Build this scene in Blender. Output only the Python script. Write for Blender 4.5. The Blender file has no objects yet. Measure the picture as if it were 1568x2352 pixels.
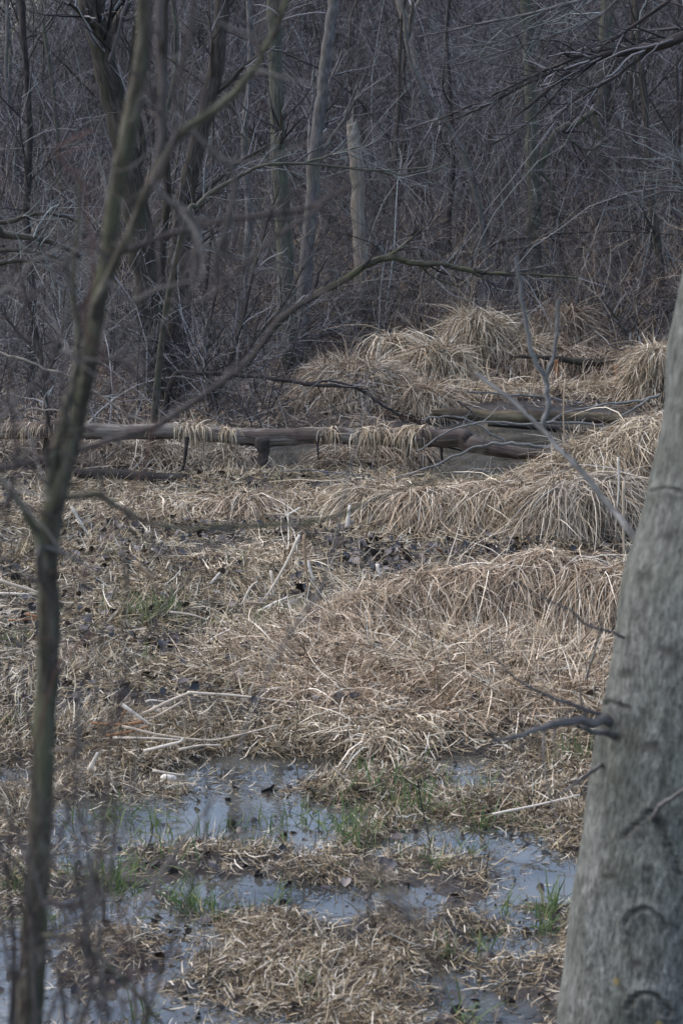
import bpy, math
import numpy as np

rng = np.random.default_rng(11)
SC = bpy.context.scene
COL = SC.collection
R = math.radians

# ------------------------------------------------------------------ camera, sky, sun, exposure
CAM_Z, PITCH, FPX, CX, CY = 3.7, R(11.7), 4573.0, 784.0, 1176.0
cd = bpy.data.cameras.new('camera')
cd.sensor_fit = 'VERTICAL'
cd.sensor_height = 36.0
cd.sensor_width = 24.0
cd.lens = 70.0
cd.clip_start = 0.1
cd.clip_end = 2000.0
cd.dof.use_dof = True
cd.dof.focus_distance = 16.0
cd.dof.aperture_fstop = 5.0
cam = bpy.data.objects.new('camera', cd)
cam.location = (0, 0, CAM_Z)
cam.rotation_euler = (R(90) - PITCH, 0, 0)
COL.objects.link(cam)
SC.camera = cam

SUN_EL, SUN_AZ = 55.0, 285.0        # azimuth clockwise from +Y
world = bpy.data.worlds.new('World')
SC.world = world
world.use_nodes = True
wn = world.node_tree.nodes
bg = wn['Background']
sky = wn.new('ShaderNodeTexSky')
sky.sky_type = 'NISHITA'
sky.sun_disc = False
sky.sun_elevation = R(SUN_EL)
sky.sun_rotation = R(SUN_AZ)
sky.air_density = 1.0
sky.dust_density = 2.5
sky.ozone_density = 1.3
world.node_tree.links.new(sky.outputs[0], bg.inputs[0])
bg.inputs[1].default_value = 0.15
ld = bpy.data.lights.new('sun', 'SUN')
ld.energy = 0.6
ld.angle = R(110)
ld.color = (1.0, 0.985, 0.965)
sun = bpy.data.objects.new('sun', ld)
sun.rotation_euler = (R(90 - SUN_EL), 0, R(180 - SUN_AZ))
COL.objects.link(sun)

SC.view_settings.view_transform = 'Standard'
SC.view_settings.look = 'None'
SC.view_settings.gamma = 1.0
SC.view_settings.exposure = 1.3
SC.cycles.max_bounces = 6
SC.cycles.diffuse_bounces = 3
SC.cycles.glossy_bounces = 2
SC.cycles.transmission_bounces = 3

# ------------------------------------------------------------------ helpers: picture point -> place
def at(x, y, d):
    """world point seen at picture point (x, y) of a 1568 x 2352 print, at d metres in front (world Y)"""
    a, b = (x - CX) / FPX, -(y - CY) / FPX
    ry = math.cos(PITCH) + b * math.sin(PITCH)
    rz = -math.sin(PITCH) + b * math.cos(PITCH)
    t = d / ry
    return np.array([a * t, d, CAM_Z + rz * t])

def on_level(x, y, z=0.0):
    a, b = (x - CX) / FPX, -(y - CY) / FPX
    ry = math.cos(PITCH) + b * math.sin(PITCH)
    rz = -math.sin(PITCH) + b * math.cos(PITCH)
    t = (z - CAM_Z) / rz
    return np.array([a * t, ry * t, z])

def sstep(a, b, x):
    t = np.clip((x - a) / (b - a), 0, 1)
    return t * t * (3 - 2 * t)

def vnoise(x, y, seed=0):
    x = np.asarray(x, float); y = np.asarray(y, float)
    xi = np.floor(x).astype(np.int64); yi = np.floor(y).astype(np.int64)
    fx = x - xi; fy = y - yi
    fx = fx * fx * (3 - 2 * fx); fy = fy * fy * (3 - 2 * fy)
    def h(i, j):
        n = (i * 374761393 + j * 668265263 + seed * 974711) & 0xffffffff
        n = ((n ^ (n >> 13)) * 1274126177) & 0xffffffff
        n = n ^ (n >> 16)
        return (n & 0xffff) / 32767.5 - 1
    return (h(xi, yi) * (1 - fx) + h(xi + 1, yi) * fx) * (1 - fy) + (h(xi, yi + 1) * (1 - fx) + h(xi + 1, yi + 1) * fx) * fy

def fbm(x, y, sc, oct_=3, seed=0):
    s, a, t = 0, 1.0, 0
    for k in range(oct_):
        s = s + a * vnoise(x / sc * 2 ** k, y / sc * 2 ** k, seed + k)
        t += a; a *= .5
    return s / t

# ------------------------------------------------------------------ ridges (crest picture points with depth), puddles, terrain
def crest(pts):
    return np.array([at(*p) for p in pts])

RIDGES = {   # name: (crest, width towards the camera, width behind)
    'main':   (crest([(690, 1480, 12.9), (760, 1410, 13.2), (850, 1374, 13.4), (960, 1352, 13.5), (1120, 1320, 13.5), (1260, 1290, 13.6), (1420, 1322, 13.4), (1600, 1340, 13.3)]), .42, .4),
    'bank':   (crest([(60, 1165, 17.5), (250, 1150, 17.6), (420, 1150, 17.6), (600, 1144, 17.6), (800, 1130, 17.7), (1000, 1124, 17.5), (1120, 1122, 17.5), (1280, 1098, 17.6)]), .36, .3),
    'right':  (crest([(1250, 1090, 17.3), (1345, 1025, 17.6), (1450, 985, 17.8), (1620, 955, 18.0)]), .6, .4),
    'right_low': (crest([(1255, 1195, 16.6), (1340, 1155, 16.8), (1460, 1130, 16.9), (1620, 1120, 16.9)]), .5, .4),
    'left_pond': (crest([(-60, 1040, 20.4), (100, 1035, 20.4), (300, 1042, 20.4), (570, 1046, 20.3)]), .5, .4),
    'mid_pond': (crest([(735, 1088, 19.9), (830, 1040, 20.4), (965, 1036, 20.5)]), .4, .3),
    'back_right': (crest([(1160, 818, 26.6), (1260, 812, 26.6), (1380, 814, 26.4), (1560, 812, 25.6)]), .5, .5),
    'back_edge': (crest([(1050, 918, 24.6), (1180, 910, 25.0), (1330, 910, 25.0), (1500, 905, 25.0)]), .4, .4),
    'shelf':  (crest([(470, 1300, 15.4), (600, 1280, 15.6), (690, 1295, 15.4)]), .35, .3),
}
MOUNDS = {   # name: (top picture point, depth, radius)
    'haystack': (at(812, 838, 23.6), .74),
    'pale_behind': (at(955, 888, 23.3), .44),
    'column_mid': (at(1005, 798, 25.6), .46),
    'tall_arch': (at(895, 775, 26.2), .2),
    'tall_mid': (at(1095, 728, 26.8), .5),
    'tall_back': (at(1290, 715, 28.6), .5),
    'beside_tall': (at(1185, 780, 26.9), .5),
    'far_right': (at(1525, 800, 24.2), .5),
    'clump_a': (at(440, 1150, 17.4), .36), 'clump_b': (at(560, 1140, 17.3), .30), 'clump_c': (at(850, 1118, 17.2), .34), 'clump_d': (at(965, 1122, 17.0), .36),
    'clump_e': (at(1075, 1124, 17.0), .38), 'clump_f': (at(1180, 1114, 17.0), .36), 'clump_g': (at(1290, 1120, 16.7), .42), 'clump_h': (at(1375, 1090, 16.9), .45),
    'front': (at(875, 1695, 11.25), .38),
    'slope': (at(1000, 1500, 12.35), 1.1),
    'slope_right': (at(1300, 1530, 12.25), .95),
    'slope_left': (at(740, 1490, 12.7), .9),
}
PUDDLES = []   # (cx, cy, rx, ry, depth)
for (x, y, wx, hy, dp) in [(620, 1950, 300, 50, .03), (560, 1890, 250, 46, .10), (330, 1900, 180, 45, .08), (760, 1880, 110, 40, .07), (690, 2070, 190, 36, .09), (470, 2030, 110, 28, .05), (240, 2115, 170, 24, .045),
                           (200, 1980, 150, 34, .05), (1230, 2000, 150, 48, .09), (1020, 1940, 150, 26, .07), (1060, 1812, 180, 20, .07), (760, 1775, 190, 18, .05), (1160, 1855, 90, 14, .03),
                           (130, 2335, 110, 22, .05), (440, 2330, 80, 14, .03), (1200, 2180, 120, 26, .05), (1080, 2260, 120, 16, .03), (860, 2180, 130, 20, .04), (40, 1790, 90, 24, .03),
                           (560, 1755, 120, 14, .04), (350, 1790, 110, 16, .04)]:
    c = on_level(x, y); e = on_level(x + wx, y); f0 = on_level(x, y + hy); f1 = on_level(x, y - hy)
    PUDDLES.append((c[0], c[1], e[0] - c[0], (f1[1] - f0[1]) / 2, dp))
PONDS = []
for (x, y, wx, hy, dp) in [(1080, 1062, 210, 34, .30), (690, 1050, 110, 28, .28), (1250, 985, 230, 22, .25), (1080, 1010, 170, 26, .25), (420, 1075, 260, 10, .1), (610, 1085, 130, 16, .2), (350, 1098, 160, 10, .12)]:
    c = on_level(x, y); e = on_level(x + wx, y); f0 = on_level(x, y + hy); f1 = on_level(x, y - hy)
    PONDS.append((c[0], c[1], e[0] - c[0], (f1[1] - f0[1]) / 2, dp))

def seg_dist(x, y, c):
    best = np.full(x.shape, 1e9); hz = np.zeros(x.shape); back = np.zeros(x.shape, bool)
    for a, b in zip(c[:-1], c[1:]):
        dx, dy = b[0] - a[0], b[1] - a[1]
        t = np.clip(((x - a[0]) * dx + (y - a[1]) * dy) / (dx * dx + dy * dy), 0, 1)
        ex, ey = x - (a[0] + t * dx), y - (a[1] + t * dy)
        d = np.hypot(ex, ey)
        m = d < best
        best = np.where(m, d, best)
        hz = np.where(m, a[2] + t * (b[2] - a[2]), hz); back = np.where(m, ey > 0, back)
    return best, hz, back

def H_exact(x, y):
    x, y = np.broadcast_arrays(np.asarray(x, float), np.asarray(y, float))
    n1 = fbm(x, y, 1.6, 3, 3); n2 = fbm(x, y, .35, 3, 9)
    z = .075 + .05 * n1 + .03 * n2
    wet = sstep(11.7, 10.7, y)
    z = z * (1 - wet) + (.0115 + .03 * n1 + .065 * n2) * wet
    wob = .5 * fbm(x, y, .45, 4, 21)
    for (cx, cy, rx, ry, dp) in PUDDLES:
        q = np.hypot((x - cx) / rx, (y - cy) / ry) + wob
        z = z - dp * .8 * np.exp(-q * q * q * .8)
    for (cx, cy, rx, ry, dp) in PONDS:
        q = np.hypot((x - cx) / rx, (y - cy) / ry) + wob * .5
        z = z - dp * np.exp(-q ** 4)
    for nm, (c, wf, wb) in RIDGES.items():
        d, hz, back = seg_dist(x, y, c)
        w = np.where(back, wb, wf)
        d = d * (1 + .5 * n2) + .12 * n1 + .05 * n2
        p = sstep(1.0, .3, d / w)
        z = np.maximum(z, z * (1 - p) + (hz - .04 + .12 * n2 + .03 * n1) * p)
    for nm, (t, r) in MOUNDS.items():
        d = np.hypot(x - t[0], y - t[1]) * (1 + .2 * n2)
        p = sstep(r, .5 * r, d) if not nm.startswith('slope') else sstep(r, 0, d)
        z = np.maximum(z, z * (1 - p) + (t[2] - .06 + .04 * n2) * p)
    # wooded slope behind the marsh
    top = 8.2 + .8 * fbm(x, y * 0, 9, 2, 5) - 4.2 * sstep(-6.5, -10.5, x) * sstep(25, 50, y)
    s = np.clip((y - 29.0 + 1.0 * n1) / 31.0, 0, 1)
    z = z + top * (s ** 1.05) * (1 - .35 * sstep(62, 95, y)) + .25 * sstep(28, 33, y) * n1
    # bank the path runs along, under the camera
    e = sstep(7.6, -.5, y)
    z = z + 2.1 * e
    return z

def spaced(lo, hi, st, out, grow=1.25):
    c = np.arange(lo, hi + st / 2, st)
    a = []; s = st; p = hi
    while p < out:
        s *= grow; p += s; a.append(p)
    b = []; s = st; p = lo
    while p > -out:
        s *= grow; p -= s; b.append(p)
    return np.array(b[::-1] + list(c) + a)

XS = spaced(-6.6, 6.6, .06, 260)
YS = spaced(7.0, 30.0, .06, 420)
YS = YS[YS > -60]
GX, GY = np.meshgrid(XS, YS)
GZ = H_exact(GX, GY)

def H(x, y):
    x = np.asarray(x, float); y = np.asarray(y, float)
    i = np.clip(np.searchsorted(XS, x) - 1, 0, len(XS) - 2)
    j = np.clip(np.searchsorted(YS, y) - 1, 0, len(YS) - 2)
    u = np.clip((x - XS[i]) / (XS[i + 1] - XS[i]), 0, 1); v = np.clip((y - YS[j]) / (YS[j + 1] - YS[j]), 0, 1)
    return (GZ[j, i] * (1 - u) + GZ[j, i + 1] * u) * (1 - v) + (GZ[j + 1, i] * (1 - u) + GZ[j + 1, i + 1] * u) * v

# ------------------------------------------------------------------ helpers: meshes
def build(name, V, F, mat, parent=None, rnd=None, cyl=None, smooth=True, origin=None):
    """link ONE mesh object; V (n,3), F (m,4) quads"""
    V = np.asarray(V, np.float32).reshape(-1, 3)
    F = np.asarray(F, np.int32).reshape(-1, 4)
    me = bpy.data.meshes.new(name)
    o = bpy.data.objects.new(name, me)
    if parent is not None:
        off = np.array(parent.matrix_basis.translation, np.float32)
        if parent.parent is not None:
            off = off + np.array(parent.parent.matrix_basis.translation, np.float32)
        V = V - off
        o.parent = parent
    elif origin is not None:
        V = V - np.asarray(origin, np.float32)
        o.location = [float(q) for q in origin]
    me.vertices.add(len(V)); me.vertices.foreach_set('co', V.ravel())
    me.loops.add(F.size); me.loops.foreach_set('vertex_index', F.ravel())
    me.polygons.add(len(F))
    me.polygons.foreach_set('loop_start', np.arange(0, F.size, 4, dtype=np.int32))
    me.polygons.foreach_set('loop_total', np.full(len(F), 4, np.int32))
    if smooth:
        me.polygons.foreach_set('use_smooth', np.ones(len(F), bool))
    if rnd is not None:
        a = me.attributes.new('rnd', 'FLOAT', 'POINT'); a.data.foreach_set('value', np.asarray(rnd, np.float32).ravel())
    if cyl is not None:
        a = me.attributes.new('cyl', 'FLOAT_VECTOR', 'POINT'); a.data.foreach_set('vector', np.asarray(cyl, np.float32).ravel())
    me.update(calc_edges=True)
    me.materials.append(mat)
    COL.objects.link(o)
    return o

def tag(o, label=None, cat=None, group=None, kind=None):
    if label: o['label'] = label
    if cat: o['category'] = cat
    if group: o['group'] = group
    if kind: o['kind'] = kind
    return o

def empty(name, loc, label, cat, group=None, kind=None):
    o = bpy.data.objects.new(name, None)
    o.location = [float(q) for q in loc]
    o.empty_display_size = .2
    COL.objects.link(o)
    return tag(o, label, cat, group, kind)

def norm(v):
    return v / np.maximum(np.linalg.norm(v, axis=-1, keepdims=True), 1e-9)

def tubes(P, Rd, sides, rnd=None, cap=False, rough=0.0):
    """P (n,k,3) polylines, Rd (n,k) radii -> V, F, rnd, cyl"""
    n, k, _ = P.shape
    if cap:
        P = np.concatenate([P[:, :1], P, P[:, -1:]], 1); Rd = np.concatenate([Rd[:, :1] * .02, Rd, Rd[:, -1:] * .02], 1); k += 2
    T = norm(np.gradient(P, axis=1))
    if cap:
        T[:, 0] = T[:, 2]; T[:, 1] = T[:, 2]; T[:, -1] = T[:, -3]; T[:, -2] = T[:, -3]
    m = np.abs(T.mean(1))
    ref = np.eye(3)[np.argmin(m, 1)][:, None, :]
    N = norm(np.cross(T, ref)); B = np.cross(T, N)
    a = np.arange(sides) / sides * 2 * np.pi
    rr = Rd[:, :, None]
    if rough > 0:
        ang = rng.normal(0, 1, (n, k, sides)); ang = (ang + np.roll(ang, 1, 1) + np.roll(ang, 1, 2)) / 1.8
        rr = rr * (1 + rough * ang)
    else:
        rr = np.repeat(rr, sides, 2)
    V = P[:, :, None, :] + rr[..., None] * (np.cos(a)[None, None, :, None] * N[:, :, None, :] + np.sin(a)[None, None, :, None] * B[:, :, None, :])
    L = np.concatenate([np.zeros((n, 1)), np.cumsum(np.linalg.norm(np.diff(P, axis=1), axis=2), 1)], 1) + rng.uniform(0, 20, (n, 1))
    rm = Rd.max(1)[:, None, None]
    cyl = np.stack([np.broadcast_to(np.cos(a) * rm, V.shape[:3]), np.broadcast_to(np.sin(a) * rm, V.shape[:3]), np.broadcast_to(L[:, :, None], V.shape[:3])], -1)
    base = (np.arange(n) * k * sides)[:, None, None]
    i = np.arange(k - 1)[None, :, None] * sides; s = np.arange(sides)[None, None, :]; s2 = (s + 1) % sides
    F = np.stack([base + i + s, base + i + s2, base + i + sides + s2, base + i + sides + s], -1).reshape(-1, 4)
    if rnd is None:
        rnd = rng.uniform(0, 1, n)
    Q = np.broadcast_to(np.asarray(rnd)[:, None, None], V.shape[:3])
    return V.reshape(-1, 3), F, Q.ravel(), cyl.reshape(-1, 3)

def join(parts):
    Vs, Fs, Rs, Cs, o = [], [], [], [], 0
    for V, F, q, c in parts:
        Vs.append(V); Fs.append(F + o); Rs.append(q); Cs.append(c); o += len(V)
    return np.concatenate(Vs), np.concatenate(Fs), np.concatenate(Rs), np.concatenate(Cs)

def tube_obj(name, P, Rd, sides, mat, parent=None, rnd=None, cap=False, rough=0.0, origin=None):
    V, F, q, c = tubes(P, Rd, sides, rnd, cap, rough)
    return build(name, V, F, mat, parent, q, c, origin=origin)

def spline(pts, per=6, wob=0.0):
    """pts (n,4) xyz + radius -> P (1,k,3), R (1,k) through Catmull-Rom"""
    p = np.asarray(pts, float)
    p = np.vstack([2 * p[0] - p[1], p, 2 * p[-1] - p[-2]])
    out = []
    for i in range(1, len(p) - 2):
        t = np.linspace(0, 1, per, endpoint=False)[:, None]
        a, b, c, d = p[i - 1], p[i], p[i + 1], p[i + 2]
        out.append(.5 * (2 * b + (c - a) * t + (2 * a - 5 * b + 4 * c - d) * t ** 2 + (3 * b - a - 3 * c + d) * t ** 3))
    out.append(p[-2][None]); out = np.vstack(out)
    if wob:
        w = rng.normal(0, wob, (len(out), 3)); w[0] = 0
        w = (w + np.roll(w, 1, 0)) * .5
        out[:, :3] += w * out[:, 3:4]
    out[:, 3] = np.maximum(out[:, 3], 1e-4)
    return out[None, :, :3], out[None, :, 3]

def path(pts, d, r0=None, r1=None, per=6, wob=0.15):
    """pts: (x, y[, r_px[, depth]]) picture points; constant depth d unless given"""
    q = []
    n = len(pts)
    for i, p in enumerate(pts):
        dd = p[3] if len(p) > 3 else (d if np.isscalar(d) else d[0] + (d[1] - d[0]) * i / (n - 1))
        rp = p[2] if len(p) > 2 else r0 + (r1 - r0) * i / (n - 1)
        q.append(list(at(p[0], p[1], dd)) + [rp * dd / FPX])
    return spline(q, per, wob)

def grow(P, Rd, n, t=(.15, 1), L=(.3, .8), ang=(25, 70), ratio=.6, k=5, wob=.18, up=.05, rmin=.0015, taper=.35, shrink=.5, bias=None):
    """n side shoots off a batch of polylines"""
    N, K, _ = P.shape
    ln = np.linalg.norm(np.diff(P, axis=1), axis=2).sum(1)
    i = rng.choice(N, n, p=ln / ln.sum())
    tt = rng.uniform(t[0], t[1], n) * (K - 1)
    j = np.minimum(tt.astype(int), K - 2); f = (tt - j)[:, None]
    S = P[i, j] * (1 - f) + P[i, j + 1] * f
    T = norm(P[i, j + 1] - P[i, j])
    r0 = (Rd[i, j] * (1 - f[:, 0]) + Rd[i, j + 1] * f[:, 0]) * ratio
    a = np.radians(rng.uniform(ang[0], ang[1], n))[:, None]
    q = rng.normal(0, 1, (n, 3)); q = norm(q - (q * T).sum(1, keepdims=True) * T)
    D = T * np.cos(a) + q * np.sin(a)
    if bias is not None:
        D = norm(D + np.asarray(bias))
    l = rng.uniform(L[0], L[1], n) * (1 - shrink * tt / (K - 1))
    pts = [S]; step = (l / (k - 1))[:, None]
    for s in range(k - 1):
        D = norm(D + rng.normal(0, wob, (n, 3)) + np.array([0, 0, up]))
        pts.append(pts[-1] + D * step)
    Pn = np.stack(pts, 1)
    r0 = np.maximum(r0 * rng.uniform(.6, 1, n), rmin)
    Rn = r0[:, None] * np.linspace(1, taper, k)[None]
    return Pn, np.maximum(Rn, rmin * .6)

def blades(root, az, L, th0, bend, w, k=5, drift=.4, off=(.003, .03), clamp=True):
    """ribbons of dead grass: root (n,3), az heading, th0 start elevation, bend total droop"""
    n = len(root)
    s = np.linspace(0, 1, k)
    sm = (s[None, :-1] + s[None, 1:]) / 2
    th = th0[:, None] - bend[:, None] * (1 - np.exp(-3.2 * sm)) / .93
    kink = (rng.random(n) < .3)[:, None] * (sm > rng.uniform(.3, .8, (n, 1))) * rng.normal(0, .7, (n, 1))
    th = np.maximum(th + kink, np.radians(-88))
    aa = az[:, None] + rng.normal(0, drift, (n, 1)) * s[None, :-1]
    st = (L / (k - 1))[:, None]
    dx = np.cos(th) * np.cos(aa) * st; dy = np.cos(th) * np.sin(aa) * st; dz = np.sin(th) * st
    z0 = np.zeros((n, 1))
    X = root[:, :1] + np.concatenate([z0, np.cumsum(dx, 1)], 1)
    Y = root[:, 1:2] + np.concatenate([z0, np.cumsum(dy, 1)], 1)
    Z = root[:, 2:3] + np.concatenate([z0, np.cumsum(dz, 1)], 1)
    if clamp:
        Z = np.maximum(Z, H(X, Y) + rng.uniform(off[0], off[1], (n, 1)) * (1 + .6 * rng.random((n, k))))
    P = np.stack([X, Y, Z], -1)
    T = norm(np.gradient(P, axis=1))
    roll = rng.normal(0, .7, (n, 1, 1))
    side = norm(np.cross(T, np.array([0, 0, 1.0]) + 1e-3))
    nn = np.cross(side, T)
    side = side * np.cos(roll) + nn * np.sin(roll)
    prof = np.array([.7, 1, .95, .7, .12]) if k == 5 else np.interp(s, [0, .2, .6, 1], [.7, 1, .85, .1])
    hw = (w[:, None] * prof[None] / 2)[..., None]
    V = np.stack([P - side * hw, P + side * hw], 2)      # n,k,2,3
    b = (np.arange(n) * 2 * k)[:, None]; i = np.arange(k - 1)[None] * 2
    F = np.stack([b + i, b + i + 1, b + i + 3, b + i + 2], -1).reshape(-1, 4)
    return V.reshape(-1, 3), F

def U(a, b, n): return rng.uniform(a, b, n)

# ------------------------------------------------------------------ materials
def new_mat(name):
    m = bpy.data.materials.new(name); m.use_nodes = True
    nt = m.node_tree
    return m, nt, nt.nodes['Principled BSDF'], nt.nodes['Material Output']

def ramp_node(nt, stops, interp='LINEAR'):
    r = nt.nodes.new('ShaderNodeValToRGB')
    r.color_ramp.interpolation = interp
    el = r.color_ramp.elements
    while len(el) < len(stops): el.new(.5)
    for e, (p, c) in zip(el, stops):
        e.position = p; e.color = (*c, 1)
    return r

def attr_node(nt, nm):
    a = nt.nodes.new('ShaderNodeAttribute'); a.attribute_name = nm
    return a

def mat_blade(name, stops, rough=.6, trans=.06, spec=.3):
    m, nt, p, out = new_mat(name)
    a = attr_node(nt, 'rnd'); r = ramp_node(nt, stops)
    nt.links.new(a.outputs['Fac'], r.inputs[0])
    nt.links.new(r.outputs[0], p.inputs['Base Color'])
    p.inputs['Roughness'].default_value = rough
    p.inputs['Specular IOR Level'].default_value = spec
    if trans > 0:
        t = nt.nodes.new('ShaderNodeBsdfTranslucent'); nt.links.new(r.outputs[0], t.inputs[0])
        x = nt.nodes.new('ShaderNodeMixShader'); x.inputs[0].default_value = trans
        nt.links.new(p.outputs[0], x.inputs[1]); nt.links.new(t.outputs[0], x.inputs[2]); nt.links.new(x.outputs[0], out.inputs[0])
    return m

def noise(nt, vec, scale, detail=4, rough=.6, dist=0.0):
    n = nt.nodes.new('ShaderNodeTexNoise')
    n.inputs['Scale'].default_value = scale; n.inputs['Detail'].default_value = detail
    n.inputs['Roughness'].default_value = rough; n.inputs['Distortion'].default_value = dist
    nt.links.new(vec, n.inputs['Vector'])
    return n

def mapping(nt, vec, sc):
    m = nt.nodes.new('ShaderNodeMapping'); m.inputs['Scale'].default_value = sc
    nt.links.new(vec, m.inputs['Vector'])
    return m.outputs[0]

def mixrgb(nt, fac, a, b, mode='MIX'):
    m = nt.nodes.new('ShaderNodeMix'); m.data_type = 'RGBA'; m.blend_type = mode
    for sock, v in ((m.inputs[0], fac), (m.inputs[6], a), (m.inputs[7], b)):
        if isinstance(v, (int, float)): sock.default_value = v
        elif isinstance(v, tuple): sock.default_value = (*v, 1)
        else: nt.links.new(v, sock)
    return m.outputs[2]

def mat_bark(name, dark, mid, light, moss=None, moss_amt=.5, scale=18, stretch=.25, bump=.35, rough=.85, pits=False):
    m, nt, p, out = new_mat(name)
    c = attr_node(nt, 'cyl').outputs['Vector']
    v = mapping(nt, c, (1, 1, stretch))
    n1 = noise(nt, v, scale, 5, .65, .3)
    r = ramp_node(nt, [(.3, dark), (.5, mid), (.72, light)])
    nt.links.new(n1.outputs[0], r.inputs[0])
    col = r.outputs[0]
    if moss:
        n2 = noise(nt, mapping(nt, c, (1, 1, .4)), scale * .22, 4, .6)
        rr = ramp_node(nt, [(.5 - .3 * moss_amt + .1, (0, 0, 0)), (.72 - .3 * moss_amt + .1, (.85, .85, .85))])
        nt.links.new(n2.outputs[0], rr.inputs[0])
        col = mixrgb(nt, rr.outputs[0], col, moss)
    nt.links.new(col, p.inputs['Base Color'])
    p.inputs['Roughness'].default_value = rough
    p.inputs['Specular IOR Level'].default_value = .2
    b = nt.nodes.new('ShaderNodeBump'); b.inputs['Strength'].default_value = bump; b.inputs['Distance'].default_value = .02
    nt.links.new(n1.outputs[0], b.inputs['Height']); nt.links.new(b.outputs[0], p.inputs['Normal'])
    return m

STRAW = [(0, (0.052, 0.038, 0.026)), (.16, (0.146, 0.102, 0.063)), (.38, (0.322, 0.241, 0.149)), (.6, (0.478, 0.377, 0.248)), (.82, (0.624, 0.522, 0.377)), (1, (0.811, 0.723, 0.570))]
MAT = {}
MAT['litter'] = mat_blade('dead_grass_matted', [(0, (0.038, 0.029, 0.020)), (.2, (0.113, 0.082, 0.047)), (.42, (0.262, 0.195, 0.110)), (.65, (0.393, 0.312, 0.193)), (.85, (0.496, 0.425, 0.304)), (1, (0.702, 0.633, 0.500))])
MAT['ochre'] = mat_blade('wet_dead_grass', [(0, (0.030, 0.023, 0.017)), (.25, (0.100, 0.072, 0.042)), (.5, (0.250, 0.182, 0.099)), (.75, (0.410, 0.327, 0.208)), (1, (0.660, 0.592, 0.477))])
MAT['straw'] = mat_blade('tussock_straw', STRAW)
MAT['tan'] = mat_blade('tussock_tan', [(0, (0.055, 0.038, 0.029)), (.16, (0.164, 0.111, 0.071)), (.4, (0.382, 0.274, 0.178)), (.65, (0.557, 0.428, 0.291)), (.85, (0.710, 0.591, 0.437)), (1, (0.874, 0.778, 0.624))])
MAT['brown'] = mat_blade('far_brown_grass', [(0, (0.035, 0.025, 0.018)), (.22, (0.110, 0.076, 0.050)), (.5, (0.250, 0.180, 0.120)), (.78, (0.400, 0.312, 0.221)), (1, (0.620, 0.536, 0.423))])
MAT['greyed'] = mat_blade('weathered_grass', [(0, (0.050, 0.039, 0.030)), (.3, (0.170, 0.133, 0.094)), (.65, (0.370, 0.302, 0.221)), (1, (0.640, 0.566, 0.460))])
MAT['green'] = mat_blade('green_blades', [(0, (.045, .08, .028)), (.4, (.085, .145, .045)), (.7, (.15, .19, .07)), (1, (.32, .29, .14))], .45, .35, .4)
MAT['leaf'] = mat_blade('dead_leaves', [(0, (.014, .011, .011)), (.3, (.034, .026, .024)), (.55, (.065, .048, .040)), (.78, (.11, .085, .072)), (.95, (.20, .17, .15)), (1, (.16, .06, .03))], .42, 0, .5)
MAT['stalk'] = mat_blade('dry_reed_stalk', [(0, (.28, .175, .10)), (.35, (.42, .33, .23)), (.7, (.58, .49, .38)), (1, (.74, .67, .57))], .55, .05, .25)
MAT['rust_reed'] = mat_blade('rusty_reed', [(0, (.22, .10, .05)), (.5, (.36, .18, .09)), (1, (.45, .27, .15))], .6, .1, .2)
MAT['twig'] = mat_blade('brush_twigs', [(0, (0.013, 0.013, 0.014)), (.35, (0.039, 0.035, 0.038)), (.6, (0.085, 0.078, 0.081)), (.78, (0.170, 0.158, 0.159)), (.9, (0.266, 0.260, 0.259)), (1, (0.349, 0.348, 0.345))], .8, 0, .15)
MAT['twig_red'] = mat_blade('reddish_brush_twigs', [(0, (0.018, 0.013, 0.016)), (.45, (0.069, 0.050, 0.057)), (.8, (0.147, 0.115, 0.124)), (1, (0.276, 0.251, 0.257))], .8, 0, .15)
MAT['twig_grey'] = mat_blade('lichened_twigs', [(0, (0.047, 0.048, 0.047)), (.5, (0.113, 0.118, 0.115)), (.85, (0.198, 0.213, 0.205)), (1, (0.312, 0.339, 0.330))], .8, 0, .15)
MAT['twig_near'] = mat_blade('sapling_twigs', [(0, (.028, .021, .019)), (.5, (.068, .053, .046)), (1, (.16, .145, .13))], .7, 0, .2)
MAT['vine'] = mat_blade('rusty_vine', [(0, (.06, .034, .03)), (.5, (.10, .052, .04)), (1, (.15, .075, .052))], .7, 0, .2)
MAT['bark_mossy'] = mat_bark('mossy_bark', (.012, .010, .009), (.04, .033, .026), (.10, .085, .068), (.04, .04, .025), .45, 30, .2)
MAT['bark_brown'] = mat_bark('brown_bark', (.014, .011, .010), (.05, .041, .034), (.12, .10, .085), (.05, .048, .032), .3, 30, .2)
MAT['bark_green'] = mat_bark('green_bark', (.025, .024, .019), (.07, .067, .052), (.145, .14, .115), (.075, .08, .052), .5, 26, .25)
MAT['bark_grey'] = mat_bark('grey_bark', (.05, .045, .042), (.11, .10, .095), (.2, .19, .175), (.10, .10, .07), .3, 26, .3)
MAT['branch_pale'] = mat_bark('pale_grey_branch', (0.078, 0.075, 0.071), (0.140, 0.137, 0.129), (0.226, 0.223, 0.210), None, 0, 40, .3)
MAT['bark_dark'] = mat_bark('dark_bark', (.014, .012, .012), (.04, .033, .03), (.085, .072, .065), None, 0, 30, .25)
MAT['pale_wood'] = mat_bark('bare_pale_wood', (.12, .10, .08), (.215, .185, .15), (.30, .268, .225), (.12, .115, .08), .2, 22, .08, .3)
MAT['bark_sapling'] = mat_bark('sapling_bark', (.022, .018, .013), (.08, .068, .048), (.185, .17, .13), (.105, .108, .062), .5, 26, .4, .9)
MAT['moss_limb'] = mat_bark('mossy_limb_bark', (.025, .022, .017), (.055, .05, .034), (.11, .10, .07), (.085, .088, .038), .4, 30, .3)

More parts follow.
